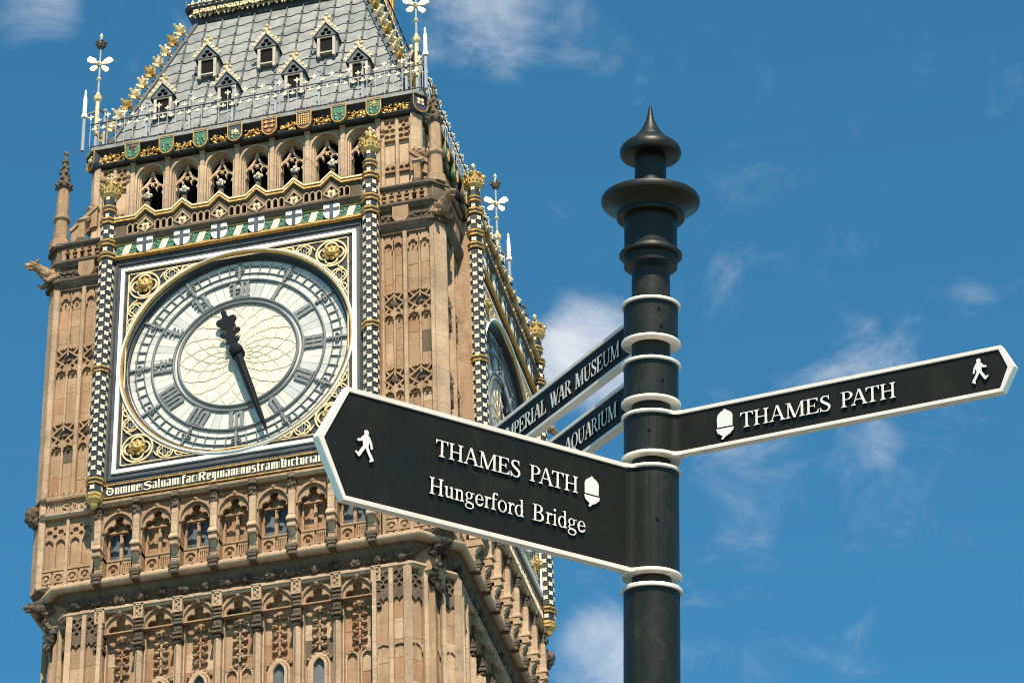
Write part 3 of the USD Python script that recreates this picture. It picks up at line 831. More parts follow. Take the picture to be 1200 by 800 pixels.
# --- arcade stage: seven niches with paired lancets, piers on brackets
for face in FACES:
    for i in range(7):
        u = BAY * (i - 3)
        t = grp('arcade_bay', T)
        win = i % 2 == 0
        m = MB(face)
        lights = [pointed(u + d * .2 - .15, u + d * .2 + .15, -6.28, -5.5, .7, 5) for d in (-1, 1)]
        m.plate(sbox(u - .5, -6.95, u + .5, -4.7).difference(unary_union(lights)), 6.02, 6.12)
        obj('niche_wall', m, 'stone_warm', t)
        m = MB(face)
        for l in lights:
            m.plate(l.buffer(.045).difference(l), 6.12, 6.17)
        m.box(u - .03, u + .03, -6.28, -5.3, 6.12, 6.18)
        m.box(u - .42, u + .42, -6.36, -6.28, 6.1, 6.2, .02)
        m.plate(sbox(u - .46, -5.42, u + .46, -4.9).difference(unary_union([circ(u, -5.08, .11, 3), circ(u - .2, -5.2, .08, 3), circ(u + .2, -5.2, .08, 3), *[l.buffer(.05) for l in lights]])), 6.12, 6.155)
        obj('tracery', m, 'stone', t)
        for l in lights:
            w_ = grp('lancet_light', t)
            m = MB(face)
            if win:
                m.plate(l.buffer(.01), 6.02, 6.035); obj('pane', m, 'window_glass', w_)
            else:
                m.plate(l.buffer(.01), 6.02, 6.07); obj('blank_panel', m, 'stone_warm', w_)
        m = MB(face)                                               # carved dado
        m.plate(sbox(u - .42, -6.78, u - .03, -6.38).difference(annulus(u - .225, -6.58, .15, .06, 4)), 6.12, 6.18)
        m.blob((u - .225, -6.58, 6.17), .06, seed=i, sub=0)
        bars = [sbox(u + .06 + .062 * k, -6.73, u + .09 + .062 * k, -6.43) for k in range(6)]
        m.plate(sbox(u + .03, -6.78, u + .42, -6.38).difference(unary_union(bars)), 6.12, 6.18)
        obj('dado_panel', m, 'stone', t)
        m = MB(face)
        for k in range(3):
            m.box(u - .42 + .29 * k, u - .19 + .29 * k, -6.93, -6.82, 6.1, 6.24, .015)
        pieces('billet', m, 'stone_pale', t)
        m = MB(face)                                               # cusped arch in front of the niche
        op = unary_union([cusped(u - .45, u + .45, -5.9, -5.46, .56, .12), circ(u - .36, -5.56, .09, 4), circ(u + .36, -5.56, .09, 4)])
        m.plate(sbox(u - .50, -5.62, u + .50, -4.62).difference(op), 6.34, 6.44)
        ar = pointed(u - .46, u + .46, -5.62, -5.44, .56)
        m.plate(ar.buffer(.05).difference(ar.buffer(-.02)).intersection(sbox(u - 1, -5.55, u + 1, -4)), 6.44, 6.53)
        m.plate(sbox(u - .46, -4.86, u + .46, -4.66).difference(sbox(u - .40, -4.83, u + .40, -4.69)), 6.44, 6.49)
        m.blob((u, -4.86, 6.5), .07, seed=i, sub=1)
        obj('arch_head', m, 'stone', t)
        m = MB(face); m.box(u - .5, u - .45, -6.95, -5.3, 6.0, 6.46); m.box(u + .45, u + .5, -6.95, -5.3, 6.0, 6.46); pieces('jamb', m, 'stone', t)
    for i in range(8):
        u = BAY * (i - 3.5)
        t = grp('arcade_pier', T)
        m = MB(face)
        m.box(u - .1, u + .1, -5.98, -5.15, 6.1, 6.66, .02)
        m.hull([(u + x, v, w) for v, hw, w1 in ((-5.98, .1, 6.66), (-6.12, .14, 6.72), (-6.17, .14, 6.72)) for x, w in ((-hw, 6.3), (hw, 6.3), (-hw, w1), (hw, w1))])
        m.box(u - .12, u + .12, -6.28, -6.17, 6.1, 6.66); m.box(u - .13, u + .13, -6.40, -6.28, 6.1, 6.70, .025)
        m.hull([(u + x, v, w) for v, w1 in ((-6.40, 6.62), (-6.55, 6.46), (-6.62, 6.42)) for x, w in ((-.1, 6.1), (.1, 6.1), (-.1, w1), (.1, w1))])
        m.box(u - .12, u + .12, -6.68, -6.60, 6.1, 6.48, .02); m.box(u - .11, u + .11, -7.0, -6.68, 6.1, 6.45)
        obj('shaft', m, 'stone_pale', t)
        m = MB(face)
        m.box(u - .115, u + .115, -4.78, -4.6, 6.1, 6.74, .02); m.box(u - .09, u + .09, -5.15, -4.78, 6.1, 6.64)
        for k in range(9):
            m.blob((u + rng.uniform(-.09, .09), rng.uniform(-5.1, -4.85), 6.64), .055, seed=k, sub=0, rough=.4)
        obj('capital', m, 'stone_grey', t)
        m = MB(face)
        for k, zz in enumerate((-7.18, -7.05, -6.97)):
            m.box(u - .11 - .02 * k, u + .11 + .02 * k, zz - .06, zz + .06, 6.3, 6.58 + .02 * k, .02)
        for d in (-1, 0, 1):
            m.hull([(u + d * .1 + x, v, w) for x, v, w in ((-.04, -6.93, 6.5), (.04, -6.93, 6.5), (-.04, -6.93, 6.62), (.04, -6.93, 6.62), (0, -6.82, 6.56))])
        obj('crowned_boss', m, 'stone_grey', t)

# --- corner bays of the clock stage
W1, C1 = 6.28, .31
for sx, sy in CORNERS:
    m = world_mb()
    cplan(m, [(5.84, W1 - .02), (W1 - C1, W1), (W1, W1 - C1), (W1 - .02, 5.84), (5.8, 5.8)], -6.95, 4.6, sx, sy)
    cplan(m, [(W1 - C1 - .02, W1 - .02), (W1 - C1 + .02, W1 + .03), (W1 - C1 + .08, W1 - .03)], -6.9, 3.7, sx, sy)
    pieces('corner_post', m, 'stone_pale', T)
    m = world_mb()
    m.hull([(sx * x, sy * y, z) for z, w_, c_ in ((-7.28, 6.12, 1.0), (-6.93, W1, C1)) for x, y in ((w_ - c_, w_), (w_, w_ - c_), (w_, 4.9), (4.9, w_), (4.9, 4.9))]); obj('corner_corbel', m, 'stone_grey', T)
for face in FACES:
    for s in (-1, 1):
        if face == 'right' and s > 0:
            pass
        t = grp('corner_bay', T)
        X = lambda a: sorted((s * a[0], s * a[1]))
        strips = [X((4.38, 4.67)), X((4.73, 5.00)), X((5.12, 5.46)), X((5.52, 5.84))]
        blocks(t, face, strips, -3.85, 3.62, 0.62, 6.0, 6.10, ('stone', 'stone_pale', 'stone_warm', 'stone_grey', 'stone'), seed=30 + s, sep=(face == 'front'))
        m = MB(face)
        for a, hw, w in ((5.06, .065, 6.28), (4.70, .03, 6.18), (5.49, .03, 6.18), (4.36, .03, 6.2), (5.86, .03, 6.24)):
            u = s * a; m.box(u - hw, u + hw, -3.9, 3.68, 6.0, w, min(.03, hw * .6))
        pieces('mullion', m, 'stone_pale', t)
        for (a, b) in ((4.38, 5.0), (5.12, 5.84)):
            m = MB(face); u0, u1 = sorted((s * a, s * b)); c_ = (u0 + u1) / 2
            g = sbox(u0, 3.05, u1, 3.62)
            for k in (0, 1):
                x0 = u0 + k * (u1 - u0) / 2; x1 = x0 + (u1 - u0) / 2
                g = g.difference(cusped(x0 + .03, x1 - .03, 2.5, 3.18, .7, .075))
            m.plate(g.difference(unary_union([circ(c_ + d * (u1 - u0) * .5, 3.53, .08, 3) for d in (-1, 0, 1)])), 6.08, 6.18); obj('cusped_head', m, 'stone', t)
            for zc in (1.1, -1.62):
                m = MB(face); h = .40; hu = (u1 - u0) / 2
                g = unary_union([line([(c_ - hu, zc), (c_, zc + h * .75), (c_ + hu, zc), (c_, zc - h * .75), (c_ - hu, zc)], .05),
                                 line([(c_ - hu, zc + h), (c_ - hu * .45, zc + h * .40)], .05), line([(c_ + hu, zc + h), (c_ + hu * .45, zc + h * .40)], .05),
                                 line([(c_ - hu, zc - h), (c_ - hu * .45, zc - h * .40)], .05), line([(c_ + hu, zc - h), (c_ + hu * .45, zc - h * .40)], .05),
                                 sbox(u0, zc + h * .97, u1, zc + h * 1.06)])
                for d in (-1, 1):
                    for e in (-1, 1):
                        for q in (.28, .55, .8):
                            g = g.union(circ(c_ + d * hu * q, zc + e * (h * 1.0 - .04 * q), .045, 2))
                    x0 = min(c_, c_ + d * hu); x1 = x0 + hu
                    g = g.union(sbox(x0, zc - h * 1.42, x1, zc - h * .72).difference(cusped(x0 + .025, x1 - .025, zc - h * 2, zc - h * 1.32, .7, .06)).difference(circ((x0 + x1) / 2, zc - h * .78, .05, 2)))
                m.plate(g.intersection(sbox(u0, zc - h * 1.42, u1, zc + h * 1.1)), 6.08, 6.19); obj('lattice_panel', m, 'stone', t)
        for (a, b) in ((4.38, 5.0), (5.12, 5.84)):
            c_ = s * (a + b) / 2
            for zc in (1.1, -1.62):
                m = MB(face); m.blob((c_, zc, 6.15), .13, seed=int(abs(c_ * 10)), sub=1, rough=.3)
                m.plate(sbox(c_ - .26, zc - .22, c_ + .26, zc + .22).intersection(affinity.rotate(sbox(c_ - .2, zc - .2, c_ + .2, zc + .2), 45)), 6.095, 6.112); obj('rosette', m, 'stone_grey', t)
        m = MB(face); m.box(min(s * 3.965, s * 4.30), max(s * 3.965, s * 4.30), -4.7, 4.6, 5.9, 6.62); m.box(min(s * 4.30, s * 4.42), max(s * 4.30, s * 4.42), -4.7, 4.6, 5.9, 6.17); pieces('return_wall', m, 'stone', t)
        # base string with LAUS DEO band, and the little arcade below it
        m = MB(face)
        u0, u1 = sorted((s * 4.34, s * 5.99))
        m.hmould(u0, u1, [(6.0, -4.02), (6.33, -4.02), (6.36, -3.95), (6.28, -3.88), (6.2, -3.82), (6.0, -3.82)])
        for k in range(9):
            uu = u0 + .1 + k * .18; m.box(uu - .02, uu + .02, -3.86, -3.72, 6.1, 6.3)
        m.hmould(u0, u1, [(6.0, -4.62), (6.30, -4.62), (6.37, -4.55), (6.37, -4.49), (6.28, -4.44), (6.0, -4.44)])
        m.box(u0, u1, -4.46, -4.0, 6.0, 6.2)
        obj('string_course', m, 'stone_pale', t)
        for k in (0, 1):
            a0 = 4.36 + k * .80; x0, x1 = sorted((s * a0, s * (a0 + .76)))
            m = MB(face); c_ = (x0 + x1) / 2
            lights = [pointed(c_ + d * .18 - .14, c_ + d * .18 + .14, -6.30, -5.45, .7, 5) for d in (-1, 1)]
            m.plate(sbox(x0, -6.95, x1, -4.62).difference(unary_union(lights)).difference(unary_union([circ(c_ + d * .17, -5.02, .09, 3) for d in (-1, 1)] + [circ(c_, -5.15, .07, 3), circ(c_ - .3, -5.12, .05, 2), circ(c_ + .3, -5.12, .05, 2), circ(c_, -4.88, .06, 3)])), 6.08, 6.16)
            m.box(x0, x1, -6.95, -4.62, 6.0, 6.085); m.box(x0, x1, -6.36, -6.28, 6.1, 6.22)
            for d in (-1, 1):
                m.plate(sbox(c_ + d * .19 - .16, -6.76, c_ + d * .19 + .16, -6.40).difference(annulus(c_ + d * .19, -6.58, .12, .06, 3)), 6.16, 6.21)
            for kk in range(3):
                m.box(c_ - .35 + .25 * kk, c_ - .15 + .25 * kk, -6.93, -6.82, 6.1, 6.26, .015)
            obj('blind_arcade', m, 'stone', t)
        m = MB(face)
        for a in (4.34, 5.14, 5.93):
            m.box(s * a - .05, s * a + .05, -6.95, -4.62, 6.0, 6.25, .02)
        pieces('arcade_shaft', m, 'stone_pale', t)
        # frieze with a stone shield under the pierced balustrade
        m = MB(face)
        m.hmould(u0, u1, [(6.0, 3.62), (6.24, 3.62), (6.26, 3.70), (6.34, 3.78), (6.42, 3.9), (6.42, 3.96), (6.30, 4.0), (6.0, 4.0)])
        m.box(u0, u1, 3.98, 4.5, 6.0, 6.26)
        m.hmould(u0, u1, [(6.0, 4.46), (6.30, 4.46), (6.44, 4.58), (6.44, 4.66), (6.34, 4.70), (6.0, 4.72)])
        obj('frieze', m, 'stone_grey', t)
        m = MB(face)
        c_ = s * 4.98
        m.plate(shield(c_, 4.24, .50, .62), 6.26, 6.40); obj('stone_shield', m, 'stone', t)
        m = MB(face)
        for k in range(12):
            uu = s * (5.32 + .055 * k) if k < 11 else s * 4.6
            m.blob((uu, 4.2 + .1 * math.sin(k * 2.2), 6.28), .07, seed=k, sub=0, sq=(1.2, .8, .7), rough=.4)
        for k in range(4):
            m.blob((s * (4.42 + .08 * k), 4.2 + .08 * math.sin(k * 2.2), 6.28), .06, seed=k, sub=0, rough=.4)
        pieces('carved_leaf', m, 'stone_grey', t)
        b = grp('balustrade', t)
        m = MB(face)
        m.hmould(u0, u1 if s < 0 else u1, [(6.02, 5.22), (6.36, 5.22), (6.42, 5.28), (6.42, 5.34), (6.22, 5.44), (6.0, 5.40)])
        obj('coping', m, 'stone_grey', b)
        n = 7
        g = sbox(u0, 4.7, u1, 5.23)
        wd = (u1 - u0) / n
        for k in range(n):
            x0 = u0 + wd * k
            if (s > 0 and k == n - 1) or (s < 0 and k == 0):
                continue
            g = g.difference(unary_union([pointed(x0 + wd * .22, x0 + wd * .78, 4.74, 4.95, .6, 4), circ(x0 + wd * .5, 5.09, wd * .2, 3), circ(x0 + wd * .3, 4.99, wd * .17, 3), circ(x0 + wd * .7, 4.99, wd * .17, 3)]))
        m = MB(face); m.plate(g, 6.16, 6.30); obj('pierced_panel', m, 'stone', b)

txt_jobs = []

# cornice pieces that turn the corner
m = world_mb()
for sx, sy in ((-1, -1), (1, -1), (1, 1)):
    cplan(m, [(5.8, 6.427), (5.97, 6.427), (6.427, 5.97), (6.427, 5.8), (5.8, 5.8)], 3.86, 3.97, sx, sy)
    cplan(m, [(5.8, 6.447), (5.97, 6.447), (6.447, 5.97), (6.447, 5.8), (5.8, 5.8)], 4.56, 4.68, sx, sy)
    cplan(m, [(5.8, 6.377), (5.97, 6.377), (6.377, 5.97), (6.377, 5.8), (5.8, 5.8)], -4.56, -4.48, sx, sy)
    cplan(m, [(5.8, 6.367), (5.97, 6.367), (6.367, 5.97), (6.367, 5.8), (5.8, 5.8)], -4.0, -3.92, sx, sy)
    cplan(m, [(5.82, 6.307), (5.97, 6.307), (6.307, 5.97), (6.307, 5.82), (5.82, 5.82)], 4.6, 5.24, sx, sy)
    cplan(m, [(5.82, 6.427), (5.97, 6.427), (6.427, 5.97), (6.427, 5.82), (5.82, 5.82)], 5.24, 5.35, sx, sy)
pieces('corner_coping', m, 'stone_grey', T)

for s in (-1, 1):                                                 # the words cut in the stone on either side
    m = MB('front'); x0, x1 = sorted((s * 4.45, s * 5.85))
    for ch, g_ in black_text(':LAUS:DEO:', x0, x1, -4.40, .27):
        m.plate(g_, 6.19, 6.245)
    obj('carved_lettering', m, 'stone_pale', T)

# ------------------------------------------------------------------ clock stage: frame, dial, spandrels, inscription
NUM = ['XII', 'I', 'II', 'III', 'IV', 'V', 'VI', 'VII', 'VIII', 'IX', 'X', 'XI']


def numeral(s):
    """one Roman numeral of Gothic strokes, centred, 0 to .56 high."""
    x = 0; gl = []
    for ch in s:
        if ch == 'I':
            gl.append(U([sbox(x, 0, x + .10, .56), affinity.rotate(sbox(x - .012, .236, x + .112, .324), 0), sbox(x - .025, 0, x + .125, .04), sbox(x - .025, .52, x + .125, .56)])); x += .155
        elif ch == 'V':
            gl.append(U([sbox(x, .04, x + .11, .56), sbox(x + .17, .08, x + .26, .56), line([(x + .05, .05), (x + .22, .1)], .1), sbox(x - .02, .52, x + .13, .56), sbox(x + .14, .52, x + .28, .56)])); x += .32
        else:
            gl.append(U([sbox(x + .1, 0, x + .2, .56), line([(x - .01, .34), (x + .32, .34)], .055), line([(x, .46), (x + .04, .54), (x + .15, .5)], .06), line([(x + .15, .06), (x + .28, .02), (x + .32, .1)], .06), line([(x + .02, .2), (x + .3, .2)], .04)])); x += .35
    g = U(gl); b = g.bounds
    return affinity.translate(g, -(b[0] + b[2]) / 2, 0)


def polar(g, hour_deg, r):
    """place an outline drawn upright about the origin at clock angle hour_deg, its foot at radius r."""
    return affinity.rotate(affinity.translate(g, 0, r), -hour_deg, origin=(0, 0))


def sector(r0, r1, a0, a1, n=3):
    a = np.radians(np.linspace(a0, a1, n + 1))
    return Polygon([(r1 * math.sin(t), r1 * math.cos(t)) for t in a] + [(r0 * math.sin(t), r0 * math.cos(t)) for t in a[::-1]])


GW = 6.45
for face in FACES:
    fr = face == 'front'
    fm = grp('dial_frame', T)
    m = MB(face); m.plate(sbox(-3.96, -3.99, 3.96, 4.12).difference(circ(0, 0, 3.44, 24)), 6.28, 6.67); obj('frame_panel', m, 'frame_slate', fm)
    m = MB(face); m.plate(sbox(-3.58, -3.58, 3.58, 3.58).difference(circ(0, 0, 3.50, 24)), 6.67, 6.682); obj('spandrel_field', m, 'iron_black', fm)
    m = MB(face)
    for a in (-1, 1):
        m.box(a * 3.83 - .03, a * 3.83 + .03, -3.9, 4.06, 6.66, 6.70, .01)
    m.box(-3.8, 3.8, 3.84, 3.92, 6.66, 6.71, .015); m.box(-3.8, 3.8, -3.92, -3.84, 6.66, 6.70, .015); pieces('dark_bead', m, 'iron_black', fm)
    for k in range(4):
        m = MB(face); A = np.radians(90 * k); R_ = np.array([[math.cos(A), -math.sin(A), 0], [math.sin(A), math.cos(A), 0], [0, 0, 1]])
        b = MB(); b.hull([(u, v, w) for u, v, w in ((-3.7, 3.57, 6.67), (3.7, 3.57, 6.67), (-3.7, 3.7, 6.67), (3.7, 3.7, 6.67), (-3.58, 3.58, 6.75), (3.58, 3.58, 6.75), (-3.69, 3.69, 6.73), (3.69, 3.69, 6.73))])
        m.add(b.v[0] @ R_.T, b.f[0]); obj('white_border', m, 'white_paint', fm)
        m = MB(face); b = MB(); b.box(-3.46, 3.46, 3.42, 3.46, 6.68, 6.72, .01); m.add(b.v[0] @ R_.T, b.f[0]); obj('gold_line', m, 'gold_pale', fm)
    m = MB(face); m.ring([(3.63, 6.66), (3.63, 6.76), (3.60, 6.79), (3.57, 6.77), (3.57, 6.66)]); obj('white_ring', m, 'white_paint', fm, smooth=40)
    m = MB(face); m.ring([(3.57, 6.66), (3.57, 6.755), (3.545, 6.775), (3.52, 6.75), (3.50, 6.70), (3.50, 6.60)]); obj('gilt_ring', m, 'gold', fm, smooth=40)
    m = MB(face); m.ring([(3.505, 6.69), (3.49, 6.69), (3.44, 6.62), (3.425, 6.57), (3.40, 6.56), (3.395, 6.44), (3.505, 6.44)]); obj('dark_reveal', m, 'iron_black', fm, smooth=40)
    m = MB(face); m.ring([(3.398, 6.53), (3.375, 6.53), (3.365, 6.48), (3.398, 6.48)]); obj('inner_bead', m, 'frame_slate', fm, smooth=40)
    # spandrel tracery
    for sx in (-1, 1):
        for sy in (-1, 1):
            sp = grp('spandrel', T)
            c = 2.93
            g = U([annulus(c, c, .49, .44), annulus(c - .86, c + .24, .26, .22), annulus(c + .24, c - .86, .26, .22), annulus(c - 1.3, c + .36, .13, .10, 8), annulus(c + .36, c - 1.3, .13, .10, 8),
                   quatrefoil(c, c, .42, 6).difference(quatrefoil(c, c, .36, 6)), quatrefoil(c - .86, c + .24, .2).difference(quatrefoil(c - .86, c + .24, .16)), quatrefoil(c + .24, c - .86, .2).difference(quatrefoil(c + .24, c - .86, .16)),
                   line([(c - .30, c - .36), (c - .02, c - .48)], .04), annulus(0, 0, 3.70, 3.665, 24).intersection(sbox(1.0, 1.0, 3.42, 3.42)),
                   line([(c - .62, c + .38), (c - .5, c + .2)], .035), line([(c + .38, c - .62), (c + .2, c - .5)], .035), line([(c - 1.1, c + .2), (c - 1.2, c + .45)], .035), line([(c + .2, c - 1.1), (c + .45, c - 1.2)], .035)])
            g = g.intersection(sbox(0, 0, 3.42, 3.42))
            g = affinity.scale(g, sx, sy, origin=(0, 0))
            m = MB(face); m.plate(g, 6.68, 6.74); obj('gilt_tracery', m, 'gold_pale', sp)
            m = MB(face)
            x, y = sx * c, sy * c
            m.blob((x, y + .02, 6.75), .19, 1, 2, (1.0, .95, .7), .12); m.blob((x, y - .07, 6.86), .10, 2, 1, (1.15, .8, .8)); m.blob((x - .14, y + .15, 6.76), .07, 3, 1); m.blob((x + .14, y + .15, 6.76), .07, 4, 1)
            for k in range(9):
                a = k * .7; m.blob((x + .2 * math.cos(a), y + .2 * math.sin(a), 6.73), .075, k, 1, rough=.4)
            m.blob((x - .06, y + .05, 6.88), .03, 5, 0); m.blob((x + .06, y + .05, 6.88), .03, 6, 0)
            obj('lion_mask', m, 'gold', sp, smooth=40)
            m = MB(face)
            for px_, py_ in ((c - .86, c + .24), (c + .24, c - .86)):
                for k in range(3):
                    m.box(sx * px_ - .1 + k * .075, sx * px_ - .06 + k * .075, sy * py_ - .1, sy * py_ + .1, 6.68, 6.72, .01)
            pieces('portcullis', m, 'dial_iron', sp)
    # inscription
    ins = grp('inscription_band', T)
    m = MB(face); m.box(-3.97, 3.97, -4.52, -3.99, 6.28, 6.66); obj('band', m, 'iron_black', ins)
    m = MB(face)
    for z, hh, w in ((-4.045, .03, 6.70), (-4.48, .03, 6.69)):
        m.box(-3.97, 3.97, z - hh, z + hh, 6.6, w, .012)
    pieces('gilt_line', m, 'gold_dull', ins)
    m = MB(face); m.hmould(-3.97, 3.97, [(6.3, -4.72), (6.60, -4.72), (6.68, -4.64), (6.68, -4.56), (6.60, -4.52), (6.3, -4.52)]); obj('stone_sill', m, 'stone', ins)
    for ch, g_ in black_text('Domine:Saluam:fac:Reginam:nostram:Victoriam:primam', -3.84, 3.84, -4.385, .285):
        m = MB(face); m.plate(g_, 6.655, 6.685); obj('letter', m, 'cream', ins)
    # the dial itself
    d = grp('clock_dial', T); say(stage.GetPrimAtPath(d), 'sunlit white dial facing the viewer' if fr else 'dial seen edge-on round the corner')
    m = MB(face); m.plate(circ(0, 0, 3.40, 24), GW - .06, GW - .02); obj('iron_back', m, 'dial_iron', d)
    m = MB(face); m.plate(circ(0, 0, 1.80, 24), GW - .02, GW); obj('centre_glass', m, 'opal_centre', d)
    # gilt net on the centre
    rad = [.28, .52, .80, 1.12, 1.46, 1.80]; n_ = 18; segs = []
    for k in range(len(rad) - 1):
        for i in range(n_):
            a = 2 * PI * (i + .5 * (k % 2)) / n_
            for dlt in (-.5, .5):
                b_ = a + 2 * PI * dlt / n_
                segs.append(line([(rad[k] * math.sin(a), rad[k] * math.cos(a)), ((rad[k] + rad[k + 1]) / 2 * math.sin((a * .7 + b_ * .3)), (rad[k] + rad[k + 1]) / 2 * math.cos(a * .7 + b_ * .3)), (rad[k + 1] * math.sin(b_), rad[k + 1] * math.cos(b_))], .014))
    m = MB(face); m.plate(U(segs).intersection(circ(0, 0, 1.8, 24)), GW, GW + .015); obj('gilt_net', m, 'gold_pale', d)
    def panes(name, r0, r1, n, gap, mats, off=0.0):
        j = MB(face)
        for i in range(n):
            da = gap / (.5 * (r0 + r1)) * 180 / PI
            m = MB(face) if fr else j
            m.plate(sector(r0, r1, 360 / n * (i + off) + da / 2, 360 / n * (i + 1 + off) - da / 2, 2), GW - .02, GW + rng.uniform(-.003, .004))
            if fr: obj(name, m, mats[rng.random() < .25], d)
        if not fr: obj(name, j, mats[0], d)
    panes('numeral_pane', 2.035, 2.63, 60, .012, ('opal', 'opal_b'))
    panes('minute_pane', 2.93, 3.155, 60, .014, ('opal', 'opal_b'))
    panes('quarter_pane', 2.70, 2.90, 60, .012, ('opal', 'opal_b'))
    panes('rim_pane', 3.195, 3.37, 60, .014, ('opal', 'opal_b'))
    m = MB(face); m.plate(annulus(0, 0, 2.00, 1.88, 24), GW - .02, GW - .005); obj('ring_glass', m, 'opal', d)
    for r0, r1, h in ((1.80, 1.88, .09), (1.965, 2.035, .07), (2.63, 2.70, .08), (2.90, 2.93, .05), (3.155, 3.195, .06)):
        m = MB(face); m.ring([(r0, GW - .02), (r0, GW + h * .7), ((r0 + r1) / 2, GW + h), (r1, GW + h * .7), (r1, GW - .02)]); obj('dial_ring', m, 'dial_iron', d, smooth=30)
    jm = MB(face)
    for i in range(60):
        if i % 5:
            m = jm
            m.plate(polar(U([sbox(-.015, 0, .015, .32), circ(0, .28, .032, 2)]), i * 6, 2.9), GW, GW + .05)
    pieces('minute_bar', jm, 'dial_iron', d)
    for i in range(12):
        m = MB(face)
        g = U([sbox(-.03, 0, .03, .62), circ(0, .60, .045, 4), annulus(-.085, .33, .07, .038, 5), annulus(.085, .33, .07, .038, 5), circ(0, .10, .055, 4), line([(-.1, .2), (.1, .2)], .03)])
        m.plate(polar(g, i * 30, 2.72), GW, GW + .075); obj('hour_bar', m, 'dial_iron', d)
        m = MB(face); m.plate(polar(numeral(NUM[i]), i * 30, 2.045), GW, GW + .06); obj('numeral', m, 'dial_iron', d)
    # hands at 11:27
    ah, am_ = (11 + 27 / 60) * 30, 27.0 * 6
    hh = U([Polygon([(-.10, -.25), (.10, -.25), (.13, .0), (.10, .62), (-.10, .62), (-.13, 0)]), line([(-.24, .74), (0, .64), (.24, .74)], .12), circ(-.24, .76, .08, 5), circ(.24, .76, .08, 5), sbox(-.10, .6, .10, 1.0),
            affinity.translate(affinity.scale(circ(0, 0, 1, 8), .24, .2, origin=(0, 0)), 0, 1.12), circ(-.19, 1.22, .13, 6), circ(.19, 1.22, .13, 6), Polygon([(-.16, 1.2), (.16, 1.2), (.05, 1.5), (0, 1.72), (-.05, 1.5)]), circ(0, 1.52, .085, 5)])
    m = MB(face); m.plate(affinity.rotate(hh, -ah, origin=(0, 0)), GW + .14, GW + .19); obj('hour_hand', m, 'hand_black', d)
    mh = U([Polygon([(-.13, 0), (-.115, 1.6), (-.06, 3.0), (0, 3.22), (.06, 3.0), (.115, 1.6), (.13, 0)]), Polygon([(-.12, 0), (.12, 0), (.09, -.42), (-.09, -.42)]), circ(0, -.50, .15, 6), circ(0, -.68, .09, 6), line([(-.2, -.34), (.2, -.34)], .09)])
    m = MB(face); m.plate(affinity.rotate(mh, -am_, origin=(0, 0)), GW + .24, GW + .28); m.hull([(math.sin(math.radians(am_)) * r + x * math.cos(math.radians(am_)), math.cos(math.radians(am_)) * r - x * math.sin(math.radians(am_)), w) for r, hw in ((0, .1), (2.9, .04)) for x, w in ((-hw, GW + .275), (hw, GW + .275), (0, GW + .32))]); obj('minute_hand', m, 'hand_black', d)
    m = MB(face); m.ring([(.001, GW), (.001, GW + .40), (.10, GW + .39), (.18, GW + .35), (.21, GW + .27), (.21, GW)], 24); obj('hub', m, 'hand_black', d, smooth=40)

